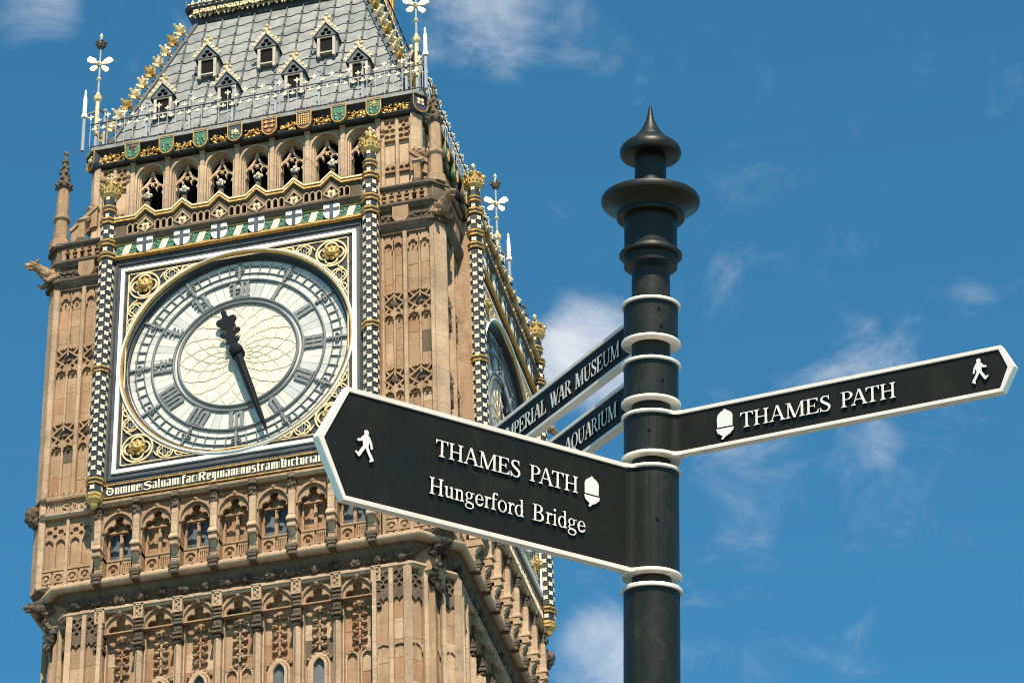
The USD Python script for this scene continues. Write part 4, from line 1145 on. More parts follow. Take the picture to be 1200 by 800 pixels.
# ------------------------------------------------------------------ painted columns either side of each dial
def column(face, u, w):
    t = grp('painted_column', T)
    R8 = .215 / math.cos(PI / 8)
    m = MB(face); m.lathe([(R8, -4.35), (R8, 5.45)], 8, u, w); m.lathe([(R8 * .8, 5.45), (R8 * .8, 6.45)], 8, u, w); obj('shaft', m, 'iron_black', t)
    m = MB(face)
    base = MB()
    for k in range(-3, 4):
        a = k * PI / 4
        z = -4.2 + (.165 if k % 2 else 0)
        while z < 6.4:
            top = z > 5.5
            skip = any(abs(z - q) < .14 for q in (-3.98, -.05, 4.15, 4.63, 5.45, 5.95)) or (top and k % 2)
            if not skip:
                b = MB(); b.plate(flower4(0, 0, .088 if not top else .074), 0, .018)
                rr = .215 if not top else .172
                for v, f in zip(b.v, b.f):
                    x, y, zz = v[:, 0], v[:, 1], v[:, 2] + rr
                    base.add(np.stack([u + x * math.cos(a) + zz * math.sin(a), y + z, w - x * math.sin(a) + zz * math.cos(a)], 1), f)
            z += .33
    for v, f in zip(base.v, base.f):
        m.v.append(v @ m.A.T + m.t); m.f.append(f)
    obj('flower_ornament', m, 'cream', t, kind='stuff')
    for z in (-3.98, -.05, 4.15, 4.63, 5.47, 5.98):
        k = .8 if z > 5.6 else 1.0
        m = MB(face); m.lathe([(.2 * k, z - .11), (.29 * k, z - .09), (.29 * k, z - .055), (.235 * k, z - .03), (.235 * k, z + .03), (.30 * k, z + .055), (.30 * k, z + .09), (.2 * k, z + .13)], 8, u, w); obj('gilt_moulding', m, 'gold', t)
        m = MB(face); m.lathe([(.262 * k, z - .03), (.262 * k, z + .03)], 8, u, w); obj('dark_band', m, 'iron_black', t)
    m = MB(face); m.lathe([(.02, -4.85), (.10, -4.78), (.14, -4.66), (.24, -4.56), (.24, -4.50), (.27, -4.44), (.27, -4.38), (.22, -4.34)], 8, u, w); obj('pendant', m, 'gold', t)
    m = MB(face); m.lathe([(.18, 6.40), (.24, 6.46), (.29, 6.52), (.30, 6.60), (.33, 6.78), (.30, 6.84), (.15, 6.86)], 8, u, w)
    for k in range(8):
        a = k * PI / 4
        m.blob((u + .31 * math.sin(a), 6.86, w + .31 * math.cos(a)), .075, k, 1); m.blob((u + .20 * math.sin(a + .4), 6.93, w + .20 * math.cos(a + .4)), .06, k, 0)
    obj('crown', m, 'gold', t)
    m = MB(face)
    for k in range(16):
        a = (k + .5) * PI / 8; m.box(u + .305 * math.sin(a) - .02, u + .305 * math.sin(a) + .02, 6.62, 6.72, w + .305 * math.cos(a) - .02, w + .305 * math.cos(a) + .02)
    obj('crown_recess', m, 'gold_dull', t, kind='stuff')
    m = MB(face); m.lathe([(.05, 6.84), (.05, 7.05), (.08, 7.10), (.04, 7.16), (.03, 7.4)], 6, u, w)
    for dx, dz in ((-.11, 0), (.11, 0), (0, .13), (0, -.06)):
        m.blob((u + dx, 7.26 + dz, w), .065, 3, 1)
    obj('cross_finial', m, 'gold_pale', t)


for face in FACES:
    for s in (-1, 1):
        column(face, s * 4.158, 6.76)

# ------------------------------------------------------------------ frieze of cross shields and the gabled parapet
SB = 1.182
for face in FACES:
    t = grp('shield_frieze', T)
    m = MB(face); m.box(-3.95, 3.95, 4.12, 4.70, 6.28, 6.70); obj('band', m, 'iron_black', t)
    m = MB(face); m.hmould(-3.95, 3.95, [(6.3, 4.06), (6.72, 4.06), (6.80, 4.12), (6.80, 4.18), (6.72, 4.22), (6.3, 4.22)]); obj('gilt_moulding', m, 'gold_dull', t)
    m = MB(face); m.box(-3.95, 3.95, 4.095, 4.12, 6.7, 6.815); m.box(-3.95, 3.95, 4.60, 4.65, 6.6, 6.76, .015); obj('gilt_line', m, 'gold', t)
    m = MB(face); m.hmould(-3.95, 3.95, [(6.3, 4.66), (6.74, 4.66), (6.90, 4.78), (6.90, 4.84), (6.82, 4.88), (6.3, 4.90)]); obj('string_course', m, 'stone_grey', t)
    for i in range(7):
        x = SB * (i - 3)
        a0, a1 = max(x - .36, -3.9), min(x + .36, 3.9)
        for q in range(3):
            u0 = x - .36 + .24 * q; u1 = u0 + .24
            if u0 < -3.92 or u1 > 3.92:
                continue
            m = MB(face)
            m.plate(Polygon([(u0 - .05, 4.23), (u1 - .07, 4.23), (u1 + .05, 4.59), (u0 + .07, 4.59)]), 6.70, 6.725 if q != 1 else 6.735)
            if q != 1:
                for k in range(7):
                    m.blob((u0 + .03 + .19 * rng.random(), 4.28 + .26 * rng.random(), 6.725), .045, k, 0, (1, 1, .6), .4)
            obj('green_panel' if q != 1 else 'white_ribbon', m, 'green' if q != 1 else 'cream', t)
    for i in range(6):
        x = SB * (i - 2.5)
        sh = grp('cross_shield', T)
        m = MB(face); m.plate(shield(x, 4.46, .50, .62), 6.74, 6.82); obj('field', m, 'white_paint', sh)
        m = MB(face); g_ = shield(x, 4.46, .50, .62); m.plate(U([sbox(x - .06, 4, x + .06, 5), sbox(x - .3, 4.45, x + .3, 4.56)]).intersection(g_), 6.815, 6.835)
        obj('cross', m, 'frame_slate', sh)
    p = grp('parapet', T)
    # wall with lancets and lozenges, zigzag top
    zig = [(-3.95, 5.44)]
    for i in range(6):
        x = SB * (i - 2.5); zig += [(x - .33, 5.44), (x, 5.77), (x + .33, 5.44)]
    zig += [(3.95, 5.44)]
    wall = Polygon(zig + [(3.95, 4.88), (-3.95, 4.88)])
    holes = []
    for i in range(7):
        x = SB * (i - 3)
        for dx in (-.2, 0, .2) if i not in (0, 6) else ((0.1, .28) if i == 0 else (-.28, -.1)):
            holes.append(pointed(x + dx - .065, x + dx + .065, 4.94, 5.18, .8, 4))
    loz = []
    for i in range(6):
        x = SB * (i - 2.5); loz.append(Polygon([(x - .30, 5.12), (x, 5.48), (x + .30, 5.12), (x, 4.90)]))
    m = MB(face); m.plate(wall.difference(U(holes)).difference(U([l.buffer(-.05) for l in loz])), 6.62, 6.80); obj('pierced_wall', m, 'stone_grey', p)
    m = MB(face); m.plate(U([l.buffer(-.02) for l in loz]), 6.62, 6.72); m.plate(U([h.buffer(.02) for h in holes]), 6.50, 6.60); obj('dark_ground', m, 'red_dark', p)
    m = MB(face)
    m.plate(U([l.difference(l.buffer(-.055)) for l in loz] + [h.buffer(.035).difference(h) for h in holes]), 6.795, 6.83); obj('white_edging', m, 'stone_pale', p)
    for i in range(6):
        m2 = MB(face); m2.plate(flower4(SB * (i - 2.5), 5.15, .17), 6.72, 6.80); m2.blob((SB * (i - 2.5), 5.15, 6.80), .06, i, 1); obj('gilt_flower', m2, 'gold_pale', p)
    zl = LineString(zig)
    for off, wd, mt, w1 in ((0.0, .05, 'gold', 6.90), (.055, .05, 'iron_black', 6.86), (.105, .05, 'gold_pale', 6.92), (.15, .05, 'stone_grey', 6.88)):
        m = MB(face); m.plate(LineString([(x, z + off) for x, z in zig]).buffer(wd / 2 + .003, cap_style=2, join_style=2), 6.60, w1); obj('zigzag_coping', m, mt, p)
    for i in range(6):
        x = SB * (i - 2.5)
        f_ = grp('parapet_finial', T)
        m = MB(face); m.lathe([(.13, 5.80), (.09, 5.98), (.075, 6.10)], 6, x, 6.72); obj('stem', m, 'stone_grey', f_)
        m = MB(face); m.lathe([(.05, 6.10), (.12, 6.16), (.12, 6.20), (.05, 6.24)], 8, x, 6.72); obj('collar', m, 'iron_black', f_)
        m = MB(face); m.lathe([(.05, 6.22), (.08, 6.28), (.05, 6.34), (.02, 6.52)], 8, x, 6.72)
        for dx in (-.1, .1):
            m.blob((x + dx, 6.36, 6.72), .055, i, 1)
        m.blob((x, 6.36, 6.80), .055, i, 1); m.blob((x, 6.45, 6.72), .06, i, 1); obj('bud', m, 'cream', f_)

# ------------------------------------------------------------------ belfry
BB = 1.147
for face in FACES:
    for i in range(7):
        u = BB * (i - 3)
        t = grp('belfry_bay', T)
        m = MB(face)
        outer = pointed(u - .485, u + .485, 5.0, 8.33, .53)
        m.plate(sbox(u - BB / 2, 5.0, u + BB / 2, 8.96).difference(outer), 4.9, 5.22); obj('spandrel_wall', m, 'stone_belfry', t)
        m = MB(face); m.plate(outer.buffer(.02).difference(outer.buffer(-.045)).intersection(sbox(u - 2, 5, u + 2, 9)), 5.15, 5.28); m.plate(outer.buffer(-.02).difference(outer.buffer(-.085)), 4.9, 5.17); m.plate(outer.buffer(-.06).difference(outer.buffer(-.12)), 4.85, 5.09); obj('arch_moulding', m, 'stone_belfry', t)
        # ogee tracery in the head: two swept ribs meeting in a point, with cusps below them
        bars = []
        for q in (-1, 1):
            bars.append(LineString([(u + q * x, z) for x, z in ((.44, 7.80), (.41, 7.94), (.34, 8.06), (.24, 8.17), (.13, 8.30), (.05, 8.46), (.01, 8.66), (0, 8.80))]).buffer(.034, cap_style=2, join_style=1))
            for x, z, r_ in ((.25, 7.99, .12), (.07, 8.14, .10)):
                bars.append(annulus(u + q * x, z, r_ + .022, r_ - .016, 5).intersection(sbox(u - 1, z - .02, u + 1, 9)))
            bars.append(Polygon([(u + q * .42, 7.86), (u + q * .36, 7.70), (u + q * .30, 7.80), (u + q * .37, 7.96)])); bars.append(Polygon([(u + q * .17, 8.10), (u + q * .14, 7.90), (u + q * .10, 8.06)]))
        m = MB(face); m.plate(U(bars).intersection(outer.buffer(-.06)), 4.94, 5.04); obj('tracery', m, 'stone_belfry', t)
        m = MB(face); m.box(u - .46, u - .36, 5.0, 8.3, 4.7, 5.02); m.box(u + .36, u + .46, 5, 8.3, 4.7, 5.02); pieces('jamb', m, 'stone_belfry', t)
    for i in range(8):
        u = BB * (i - 3.5)
        m = MB(face); m.box(u - .075, u + .075, 5.0, 8.86, 5.1, 5.36, .03); m.box(u - .09, u + .09, 8.86, 8.96, 5.1, 5.38, .02)
        obj('belfry_pier', m, 'stone_belfry', T)
    for s in (-1, 1):
        t = grp('belfry_corner', T)
        X = lambda a, b: sorted((s * a, s * b))
        m = MB(face); u0, u1 = X(4.05, 5.16); m.box(u0, u1, 5.0, 8.96, 4.4, 5.18); obj('wall', m, 'stone_belfry', t)
        m = MB(face)
        for a in (4.16, 4.62, 5.06):
            m.box(s * a - .055, s * a + .055, 5.0, 8.9, 5.1, 5.33, .025)
        pieces('mullion', m, 'stone_belfry', t)
        for a in (4.39, 4.84):
            m = MB(face); c_ = s * a
            m.plate(sbox(c_ - .2, 8.02, c_ + .2, 8.9).difference(U([circ(c_ + d * .09, z, .085, 3) for d in (-1, 1) for z in (8.16, 8.40, 8.72)] + [circ(c_, 8.56, .07, 3)])), 5.18, 5.29)
            m.plate(sbox(c_ - .2, 6.78, c_ + .2, 7.06).difference(U([circ(c_ + d * .09, 6.92, .075, 3) for d in (-1, 1)])), 5.18, 5.28); pieces('carved_head', m, 'stone', t)
        m = MB(face)
        for a in (4.16, 5.06):
            m.blob((s * a, 8.5, 5.34), .09, 3, 1, (1, 1.6, .8)); m.blob((s * a, 8.25, 5.34), .07, 4, 1)
        pieces('carved_knob', m, 'stone', t)
for sx, sy in CORNERS:
    m = world_mb()
    cplan(m, [(5.08, 5.40), (5.26, 5.40), (5.40, 5.26), (5.40, 5.08), (5.0, 5.0)], 5.0, 8.95, sx, sy); obj('belfry_post', m, 'stone_belfry', T)
# parapet walk between clock stage and belfry
m = world_mb(); m.square_ring([(6.2, 4.9), (5.0, 5.0)], .3); obj('walkway', m, 'lead', T)

# pinnacles with flying buttresses
for sx, sy in CORNERS:
    t = grp('pinnacle', T)
    x, y = sx * 6.02, sy * 6.02
    P = MB(); P.t = np.array([x, y, Z0]); P.A = np.array([[1, 0, 0], [0, 0, 1], [0, 1, 0]], float)
    P.lathe([(.34, 5.35), (.34, 5.62), (.24, 5.72), (.21, 6.45), (.28, 6.52), (.28, 6.60), (.20, 6.68), (.185, 7.72), (.2, 7.74)], 8); obj('shaft', P, 'stone', t)
    P = MB(); P.t = np.array([x, y, Z0]); P.A = np.array([[1, 0, 0], [0, 0, 1], [0, 1, 0]], float)
    P.lathe([(.19, 7.72), (.25, 7.80), (.25, 7.95), (.19, 8.02), (.16, 8.05), (.035, 9.15), (.0, 9.2)], 8); obj('spirelet', P, 'stone_grey', t)
    P = MB(); P.t = np.array([x, y, Z0]); P.A = np.array([[1, 0, 0], [0, 0, 1], [0, 1, 0]], float)
    for k in range(8):
        a = k * PI / 4
        P.blob((.25 * math.sin(a), 7.88, .25 * math.cos(a)), .07, k, 0)
        for q in range(4):
            r_ = .17 - .035 * q
            if k % 2 == q % 2:
                P.blob((r_ * math.sin(a), 8.15 + .24 * q, r_ * math.cos(a)), .065, k + q, 0)
    P.blob((0, 9.22, 0), .075, 1, 1); obj('crocket', P, 'stone_grey', t, kind=None)
    for k in (0, 1):
        f_ = grp('flying_buttress', T)
        # an arched strut from the pinnacle back to the belfry corner, in the plane of each face
        b = MB()
        top = [(0, 6.50), (.25, 6.72), (.65, 7.05)]
        pts = [(0.12, 6.50), (.66, 7.02), (.95, 7.28), (.95, 6.55), (.80, 6.53), (.60, 6.46), (.42, 6.32), (.26, 6.08), (.20, 5.8), (.12, 5.8)]
        b.plate(Polygon(pts), -.10, .10); b.plate(LineString([(.1, 6.50), (.66, 7.04), (.95, 7.32)]).buffer(.055, cap_style=2), -.15, .15)
        b.blob((.72, 7.30, 0), .13, 3, 1); b.blob((.80, 7.42, 0), .09, 4, 1)
        v = np.vstack(b.v); f = np.vstack(b.f)
        if k == 0:      # along x
            wv = np.stack([x - sx * v[:, 0], np.full(len(v), y + sy * -.62) + v[:, 2], v[:, 1] + Z0], 1)
        else:
            wv = np.stack([np.full(len(v), x - sx * .62) + v[:, 2], y - sy * v[:, 0], v[:, 1] + Z0], 1)
        m = MB(); m.add(wv, f); obj('strut', m, 'stone', f_)
        # the low wall that carries it
        m = MB(); 
        if k == 0: m.bar((x, y - sy * .62, Z0 + 5.55), (x - sx * .95, y - sy * .62, Z0 + 5.55), .2, .5)
        else: m.bar((x - sx * .62, y, Z0 + 5.55), (x - sx * .62, y - sy * .95, Z0 + 5.55), .2, .5)
        obj('base', m, 'stone_grey', f_)

# ------------------------------------------------------------------ gilded cornice with shields
m = world_mb(); m.square_ring([(5.15, 8.92), (5.42, 8.93), (5.48, 8.99), (5.46, 9.04), (5.36, 9.08), (5.38, 9.30), (5.46, 9.42), (5.58, 9.50)], .3); obj('cornice', m, 'iron_black', T)
m = world_mb(); m.square_ring([(5.50, 9.50), (5.62, 9.50), (5.63, 9.62), (5.50, 9.66), (5.0, 9.72)], .3); obj('eaves', m, 'lead', T)
SHX = [1.132 * (i - 3.5) for i in range(8)]
CHARGE = ['rose', 'leaf', 'leaf', 'rose2', 'lis', 'portcullis', 'leaf', 'thistle']
for face in FACES:
    t = grp('gilt_foliage', T)
    k = 0
    u = -5.1
    while u < 5.1:
        if min(abs(u - x) for x in SHX) > .24:
            m = MB(face)
            q = rng.random()
            m.tube([(u - .07, 9.12 + .1 * math.sin(u * 9), 5.43), (u, 9.2 + .06 * math.sin(u * 9 + 1), 5.47), (u + .08, 9.24 + .1 * math.sin(u * 9 + 2), 5.44)], .028, 5)
            for j in range(5):
                m.blob((u + rng.uniform(-.08, .08), 9.20 + rng.uniform(-.19, .17), 5.44), rng.uniform(.04, .07), k + j, 1 if j < 2 else 0, (1, 1, .8), .3)
            obj('leaf', m, 'gold_dull' if q < .85 else 'gold', t)
        u += .14; k += 1

    for x, ch in list(zip(SHX, CHARGE)):
        s_ = grp('heraldic_shield', T)
        g_ = shield(x, 9.22, .50, .72)
        m = MB(face); m.plate(g_, 5.50, 5.60)
        obj('field', m, {'rose2': 'blue_field', 'lis': 'red', 'portcullis': 'red_dark'}.get(ch, 'green'), s_)
        m = MB(face); m.plate(g_.difference(g_.buffer(-.035)), 5.59, 5.635); obj('rim', m, 'gold_dull', s_)
        m = MB(face); m2 = MB(face)
        if ch == 'lis':
            for dx in (-.1, .1):
                for dz in (.16, -.02): m.plate(fleur(x + dx, 9.17 + dz, .15), 5.60, 5.63)
            m.plate(fleur(x, 8.97, .14), 5.60, 5.63)
        elif ch == 'portcullis':
            m.plate(U([sbox(x - .15 + .07 * q, 9.02, x - .125 + .07 * q, 9.46) for q in range(5)] + [sbox(x - .17, 9.06 + .085 * q, x + .17, 9.085 + .085 * q) for q in range(5)]), 5.60, 5.63)
        else:
            for q in range(7):
                a = q * .9; m2.blob((x + .11 * math.cos(a), 9.12 + .16 * math.sin(a), 5.605), .06, q, 0, (1, 1.4, .5), .3)
            m2.tube([(x, 8.94, 5.61), (x + .01, 9.15, 5.63), (x, 9.33, 5.62)], .022, 5)
            if ch != 'leaf':
                m.blob((x, 9.36 if ch != 'rose2' else 9.22, 5.62), .085, 3, 1, (1, 1, .5)); [m.blob((x + .085 * math.cos(a), (9.36 if ch != 'rose2' else 9.22) + .085 * math.sin(a), 5.615), .045, 4, 1, (1, 1, .6)) for a in np.arange(5) * 1.257]
            obj('green_leaf', m2, 'green', s_)
        if m.n: obj('charge', m, {'rose': 'red', 'rose2': 'gold_pale', 'thistle': 'gold'}.get(ch, 'gold'), s_)
for ang in (-45, 45):
    s_ = grp('heraldic_shield', T)
    w = (5.5 + 5.3) / math.sqrt(2) - .02
    g_ = shield(0, 9.22, .56, .76)
    m = MB(ang); m.plate(g_, w - .3, w + .05); obj('field', m, 'blue_field', s_)
    m = MB(ang); m.plate(g_.difference(g_.buffer(-.035)), w + .04, w + .085); obj('rim', m, 'gold_dull', s_)
    m = MB(ang); m.plate(flower4(0, 9.26, .15), w + .05, w + .08); m.blob((0, 9.26, w + .07), .06, 1, 1); obj('charge', m, 'gold_pale', s_)

# ------------------------------------------------------------------ roof
RW = lambda z: 5.014 - .3252 * (z - 10)
ROOF0, ROOF1 = 9.68, 16.55
m = world_mb(); m.square_ring([(RW(ROOF0) - .03, ROOF0), (RW(ROOF1) - .03, ROOF1)], 0.0)
roof = grp('roof', T); obj('underlay', m, 'lead_dark', roof)
SLOPE = math.hypot(1, .3252)


def on_roof(face):
    """face-local frame lying in the roof slope: u, distance up the slope from z = 10, lift."""
    b = MB(face); th = math.atan(.3252)
    A = b.A @ np.array([[1, 0, 0], [0, math.cos(th), math.sin(th)], [0, -math.sin(th), math.cos(th)]])
    b.t = b.t + b.A @ np.array([0, 10.0, 5.014]); b.A = A
    return b


TP, TH = .565, .60
for face in FACES:
    hi = (ROOF1 - 10) * SLOPE
    rows = int((hi + .4) / TH) + 1
    for r in range(rows):
        v0 = -.36 + r * TH; v1 = min(v0 + TH, hi)
        j = MB(face)
        for k in range(-9, 10):
            u0 = k * TP - TP / 2; u1 = u0 + TP
            wv = RW(10 + max(v1, 0) / SLOPE); wl = RW(10 + v0 / SLOPE)
            n = 8
            lower = [(u0 + .012 + (TP - .024) * q / n, v0 - .045 * math.sin(2 * PI * q / n) - .02) for q in range(n + 1)]
            g_ = Polygon(lower + [(u1 - .012, v1 + .04), (u0 + .012, v1 + .04)])
            hip = Polygon([(-wl - .05, v0 - .1), (wl + .05, v0 - .1), (wv, v1 + .1), (-wv, v1 + .1)])
            g_ = g_.intersection(hip)
            if g_.is_empty or g_.area < .01:
                continue
            b = on_roof(face)
            lift = .02 + rng.uniform(-.004, .004)
            b.plate(g_, 0, lift)
            # the lower edge stands proud of the course below
            v_ = b.v[-1]
            if face == 'front':
                bb = on_roof(face); P0 = [(p[0], p[1]) for p in lower if g_.buffer(.02).contains(Point(p))]
                for p, q in zip(P0, P0[1:]):
                    bb.hull([(p[0], p[1], .0), (q[0], q[1], .0), (p[0], p[1], .05), (q[0], q[1], .05), (p[0], p[1] + .10, .015), (q[0], q[1] + .10, .015)])
                if bb.n:
                    for v__, f__ in zip(bb.v, bb.f):
                        b.v.append(v__); b.f.append(f__ - f__.min() + b.n); b.n += len(v__)
                obj('roof_plate', b, 'lead' if rng.random() < .7 else 'lead_b', roof)
            else:
                for v__, f__ in zip(b.v, b.f):
                    j.v.append(v__); j.f.append(f__ - f__.min() + j.n); j.n += len(v__)
        if face != 'front' and j.n:
            obj('roof_course', j, 'lead', roof)
    for k in range(-9, 9):
        u = k * TP + TP / 2
        vmax = min(hi, ((5.014 - abs(u)) / .3252) * SLOPE)
        if vmax < -.2: continue
        b = on_roof(face); b.box(u - .022, u + .022, -.36, vmax, 0, .07)
        v = -.30
        while v < vmax:
            b.box(u - .035, u + .035, v - .045, v + .045, 0, .095); v += TH
        obj('roof_seam', b, 'lead_dark', roof)

# dormers
def dormer(face, u, z):
    t = grp('dormer', T)
    w = RW(z) + .28
    hw, hh = .255, .56
    m = MB(face); m.plate(sbox(u - hw - .05, z - .22, u + hw + .05, z + hh + .05).difference(sbox(u - hw + .045, z - .04, u + hw - .045, z + hh - .02)).difference(sbox(u - hw + .045, z - .3, u + hw - .045, z - .09)), w - .10, w); obj('frame', m, 'dormer_paint', t)
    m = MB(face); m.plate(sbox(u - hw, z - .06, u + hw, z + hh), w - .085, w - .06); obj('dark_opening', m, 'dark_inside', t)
    m = MB(face); m.hull([(u + s * (hw + .1), zz, ww) for s in (-1, 1) for zz, ww in ((z - .10, w - .09), (z + hh + .05, w - .09), (z + hh + .05, w - .62), (z - .10, w - .36))])
    obj('cheek', m, 'lead_b', t)
    m = MB(face)
    for s in (-1, 1):
        m.hull([(u + s * a, zz, ww) for a, zz, ww in ((hw + .16, z + hh, w + .02), (hw + .16, z + hh + .06, w + .02), (0, z + hh + .52, w + .02), (0, z + hh + .58, w + .02), (hw + .16, z + hh, w - .7), (0, z + hh + .58, w - .75), (0, z + hh + .52, w - .75))])
    obj('gable_roof', m, 'lead_dark', t)
    m = MB(face)
    g_ = Polygon([(u - hw - .12, z + hh + .03), (u + hw + .12, z + hh + .03), (u, z + hh + .55)])
    m.plate(g_.difference(U([circ(u, z + hh + .28, .085, 4), circ(u - .1, z + hh + .14, .08, 4), circ(u + .1, z + hh + .14, .08, 4)])), w - .05, w + .03); obj('gable', m, 'lead_dark', t)
    m = MB(face)
    for s in (-1, 1):
        m.bar((u + s * (hw + .17), z + hh + .04, w + .05), (u, z + hh + .6, w + .05), .035, .07)
    pieces('verge', m, 'dormer_paint', t)
    m = MB(face)
    for s in (-1, 1):
        for q in (.12, .36, .6, .84):
            m.plate(affinity.rotate(fleur(u + s * (hw + .19) * (1 - q), z + hh + .08 + .56 * q, .13), -s * 40, origin=(u + s * (hw + .19) * (1 - q), z + hh + .08 + .56 * q)), w + .03, w + .07)
    pieces('gilt_crocket', m, 'gold_pale', t)
    m = MB(face); m.bar((u, z + hh + .55, w), (u, z + hh + .98, w), .05)
    for dx, dz in ((-.1, .8), (.1, .8), (0, .95), (0, .68)):
        m.blob((u + dx, z + hh + dz, w), .065, 3, 1)
    obj('finial', m, 'gold_pale', t)


for face in FACES:
    for u, z in ((-3.28, 11.25), (-1.12, 11.25), (1.12, 11.25), (3.28, 11.25), (-2.02, 13.1), (0, 13.1), (2.02, 13.1)):
        dormer(face, u, z)

# crockets up the hips, gilded leaves on a dark roll
for sx, sy in ((-1, -1), (1, -1), (1, 1)):
    t = grp('roof_hip', T)
    m = MB(); m.bar((sx * RW(9.7), sy * RW(9.7), Z0 + 9.7), (sx * RW(16.5), sy * RW(16.5), Z0 + 16.5), .16, .16); obj('hip_roll', m, 'lead_dark', t)
    for k in range(11):
        z = 10.25 + .56 * k; r_ = RW(z) + .10
        m = world_mb()
        c0 = np.array([sx * r_, sy * r_, z]); o_ = np.array([sx, sy, 0]) / math.sqrt(2); e_ = np.array([-sy, sx, 0]) / math.sqrt(2)
        m.bar(c0 - o_ * .1, c0 + o_ * .16 + (0, 0, .06), .06)
        up_ = np.array([0, 0, 1.0])
        for j, (dir_, ln, wd) in enumerate(((o_ * .8 + up_ * .7, .40, .13), (o_ * .3 + up_, .36, .12), (e_ * .8 + o_ * .4 + up_ * .3, .28, .11), (-e_ * .8 + o_ * .4 + up_ * .3, .28, .11), (o_ - up_ * .2, .30, .11), (e_ * .6 + up_, .24, .09), (-e_ * .6 + up_, .24, .09))):
            dir_ = dir_ / np.linalg.norm(dir_); sd = np.cross(dir_, o_ + e_ * .37); sd /= np.linalg.norm(sd); nr = np.cross(sd, dir_)
            ln *= rng.uniform(.85, 1.12)
            cc = c0 + o_ * .06
            m.hull([cc, cc + dir_ * ln * .35 + sd * wd, cc + dir_ * ln * .35 - sd * wd, cc + dir_ * ln * .75 + sd * wd * .8, cc + dir_ * ln * .75 - sd * wd * .8, cc + dir_ * ln + nr * .04, cc + dir_ * ln * .5 + nr * .055, cc + dir_ * ln * .5 - nr * .02])
            m.blob(tuple(cc + dir_ * ln), .055, k * 7 + j, 0, (1, 1, 1), .3)
        obj('crocket', m, 'gold_pale' if k % 3 else 'gold', t)

# railing with fleurs-de-lis along the eaves
for face in FACES:
    t = grp('eaves_railing', T)
    m = MB(face); m.box(-5.5, 5.5, 10.66, 10.69, 5.50, 5.53); m.box(-5.5, 5.5, 9.74, 9.77, 5.50, 5.53); obj('rail', m, 'iron_black', t)
    pk = MB(face); fl = MB(face); n = 38
    for i in range(n + 1):
        u = -5.45 + 10.9 * i / n
        tall = i % 2 == 0
        pk.box(u - .012, u + .012, 9.66, 11.05 if tall else 10.9, 5.505, 5.525)
        fl.plate(fleur(u + 10.9 / n / 2, 10.41, .16).difference(sbox(0, 0, 0, 0)), 5.50, 5.54) if i < n else None
        if tall: fl.plate(U([fleur(u, 10.92, .165), sbox(u - .02, 10.85, u + .02, 11.0)]), 5.50, 5.54)
        else: fl.plate(U([fleur(u, 10.75, .15)]), 5.50, 5.54)
    obj('picket', pk, 'steel_grey', t, kind='stuff'); obj('gilt_fleur', fl, 'cream', t, kind='stuff')
    for i in range(8):
        u = -5.0 + 10 * i / 7
        m = MB(face); m.box(u - .035, u + .035, 9.6, 10.95, 5.42, 5.49); m.box(u - .02, u + .02, 10.9, 11.2, 5.44, 5.47); m.blob((u, 11.22, 5.455), .06, 1, 1); obj('post', m, 'steel_grey', t)

# corner standards: gilt staff with a four-winged flower, and a thin white pole beside it
for sx, sy in CORNERS:
    t = grp('corner_standard', T)
    def st(x, y):
        P = MB(); P.t = np.array([x, y, Z0]); P.A = np.array([[1, 0, 0], [0, 0, -1], [0, 1, 0]], float); return P
    x, y = sx * 5.32, sy * 5.36
    P = st(x, y); P.lathe([(.06, 9.7), (.055, 10.4), (.05, 11.2)], 8); P.lathe([(.04, 12.1), (.03, 14.0)], 8); obj('staff', P, 'steel_grey', t)
    P = st(x, y)
    P.lathe([(.07, 10.3), (.075, 11.35), (.07, 11.7), (.13, 11.78), (.16, 11.9), (.08, 11.98), (.06, 12.1)], 8); P.lathe([(.05, 12.6), (.09, 12.66), (.05, 12.74)], 8); obj('gilt_collar', P, 'gold_pale', t)
    P = st(x, y)
    for a, ln in ((.55, .46), (2.6, .46), (3.9, .38), (5.5, .38)):
        # petals spread like wings in an upright plane facing the corner's diagonal
        q_ = np.array([math.cos(.3), 0, -math.sin(.3)])
        up = np.array([0, 1.0, 0]); nn = np.cross(q_, up)
        P.hull([tuple(np.array([0, 13.3, 0]) + (q_ * math.cos(a + da) + up * math.sin(a + da)) * r_ + nn * e_) for r_, da in ((.05, 0), (ln * .6, -.42), (ln * .6, .38), (ln, -.22), (ln * 1.02, .1), (ln * .9, .3)) for e_ in (-.03, .03)])
    P.blob((0, 13.3, 0), .11, 2, 1); obj('winged_flower', P, 'gold_pale', t)
    P = st(x, y); P.lathe([(.03, 13.95), (.12, 14.02), (.17, 14.14), (.10, 14.2), (.04, 14.24)], 8)
    for k in range(6):
        P.blob((.16 * math.cos(k * 1.05), 14.2, .16 * math.sin(k * 1.05)), .06, k, 0)
    obj('coronet', P, 'stone_grey', t)
    P = st(x, y); P.lathe([(.035, 14.2), (.03, 14.42), (.07, 14.5), (.0, 14.66)], 8); obj('tip', P, 'cream', t)
    x2, y2 = sx * 5.66, sy * 5.58
    P = st(x2, y2); P.lathe([(.06, 9.6), (.055, 10.95)], 8); obj('pole_foot', P, 'steel_grey', t)
    P = st(x2, y2); P.lathe([(.10, 10.95), (.11, 11.05), (.07, 11.12), (.065, 11.75), (.03, 11.95), (.05, 12.0), (.0, 12.15)], 8); obj('white_pole', P, 'white_paint', t)
    m = world_mb(); m.bar((x, y, 11.35), (x2, y2, 11.05), .06); m.bar((x - sx * .05, y, 11.45), (sx * RW(11.0), sy * RW(11.0), 10.95), .045); obj('stay', m, 'lead_dark', t)

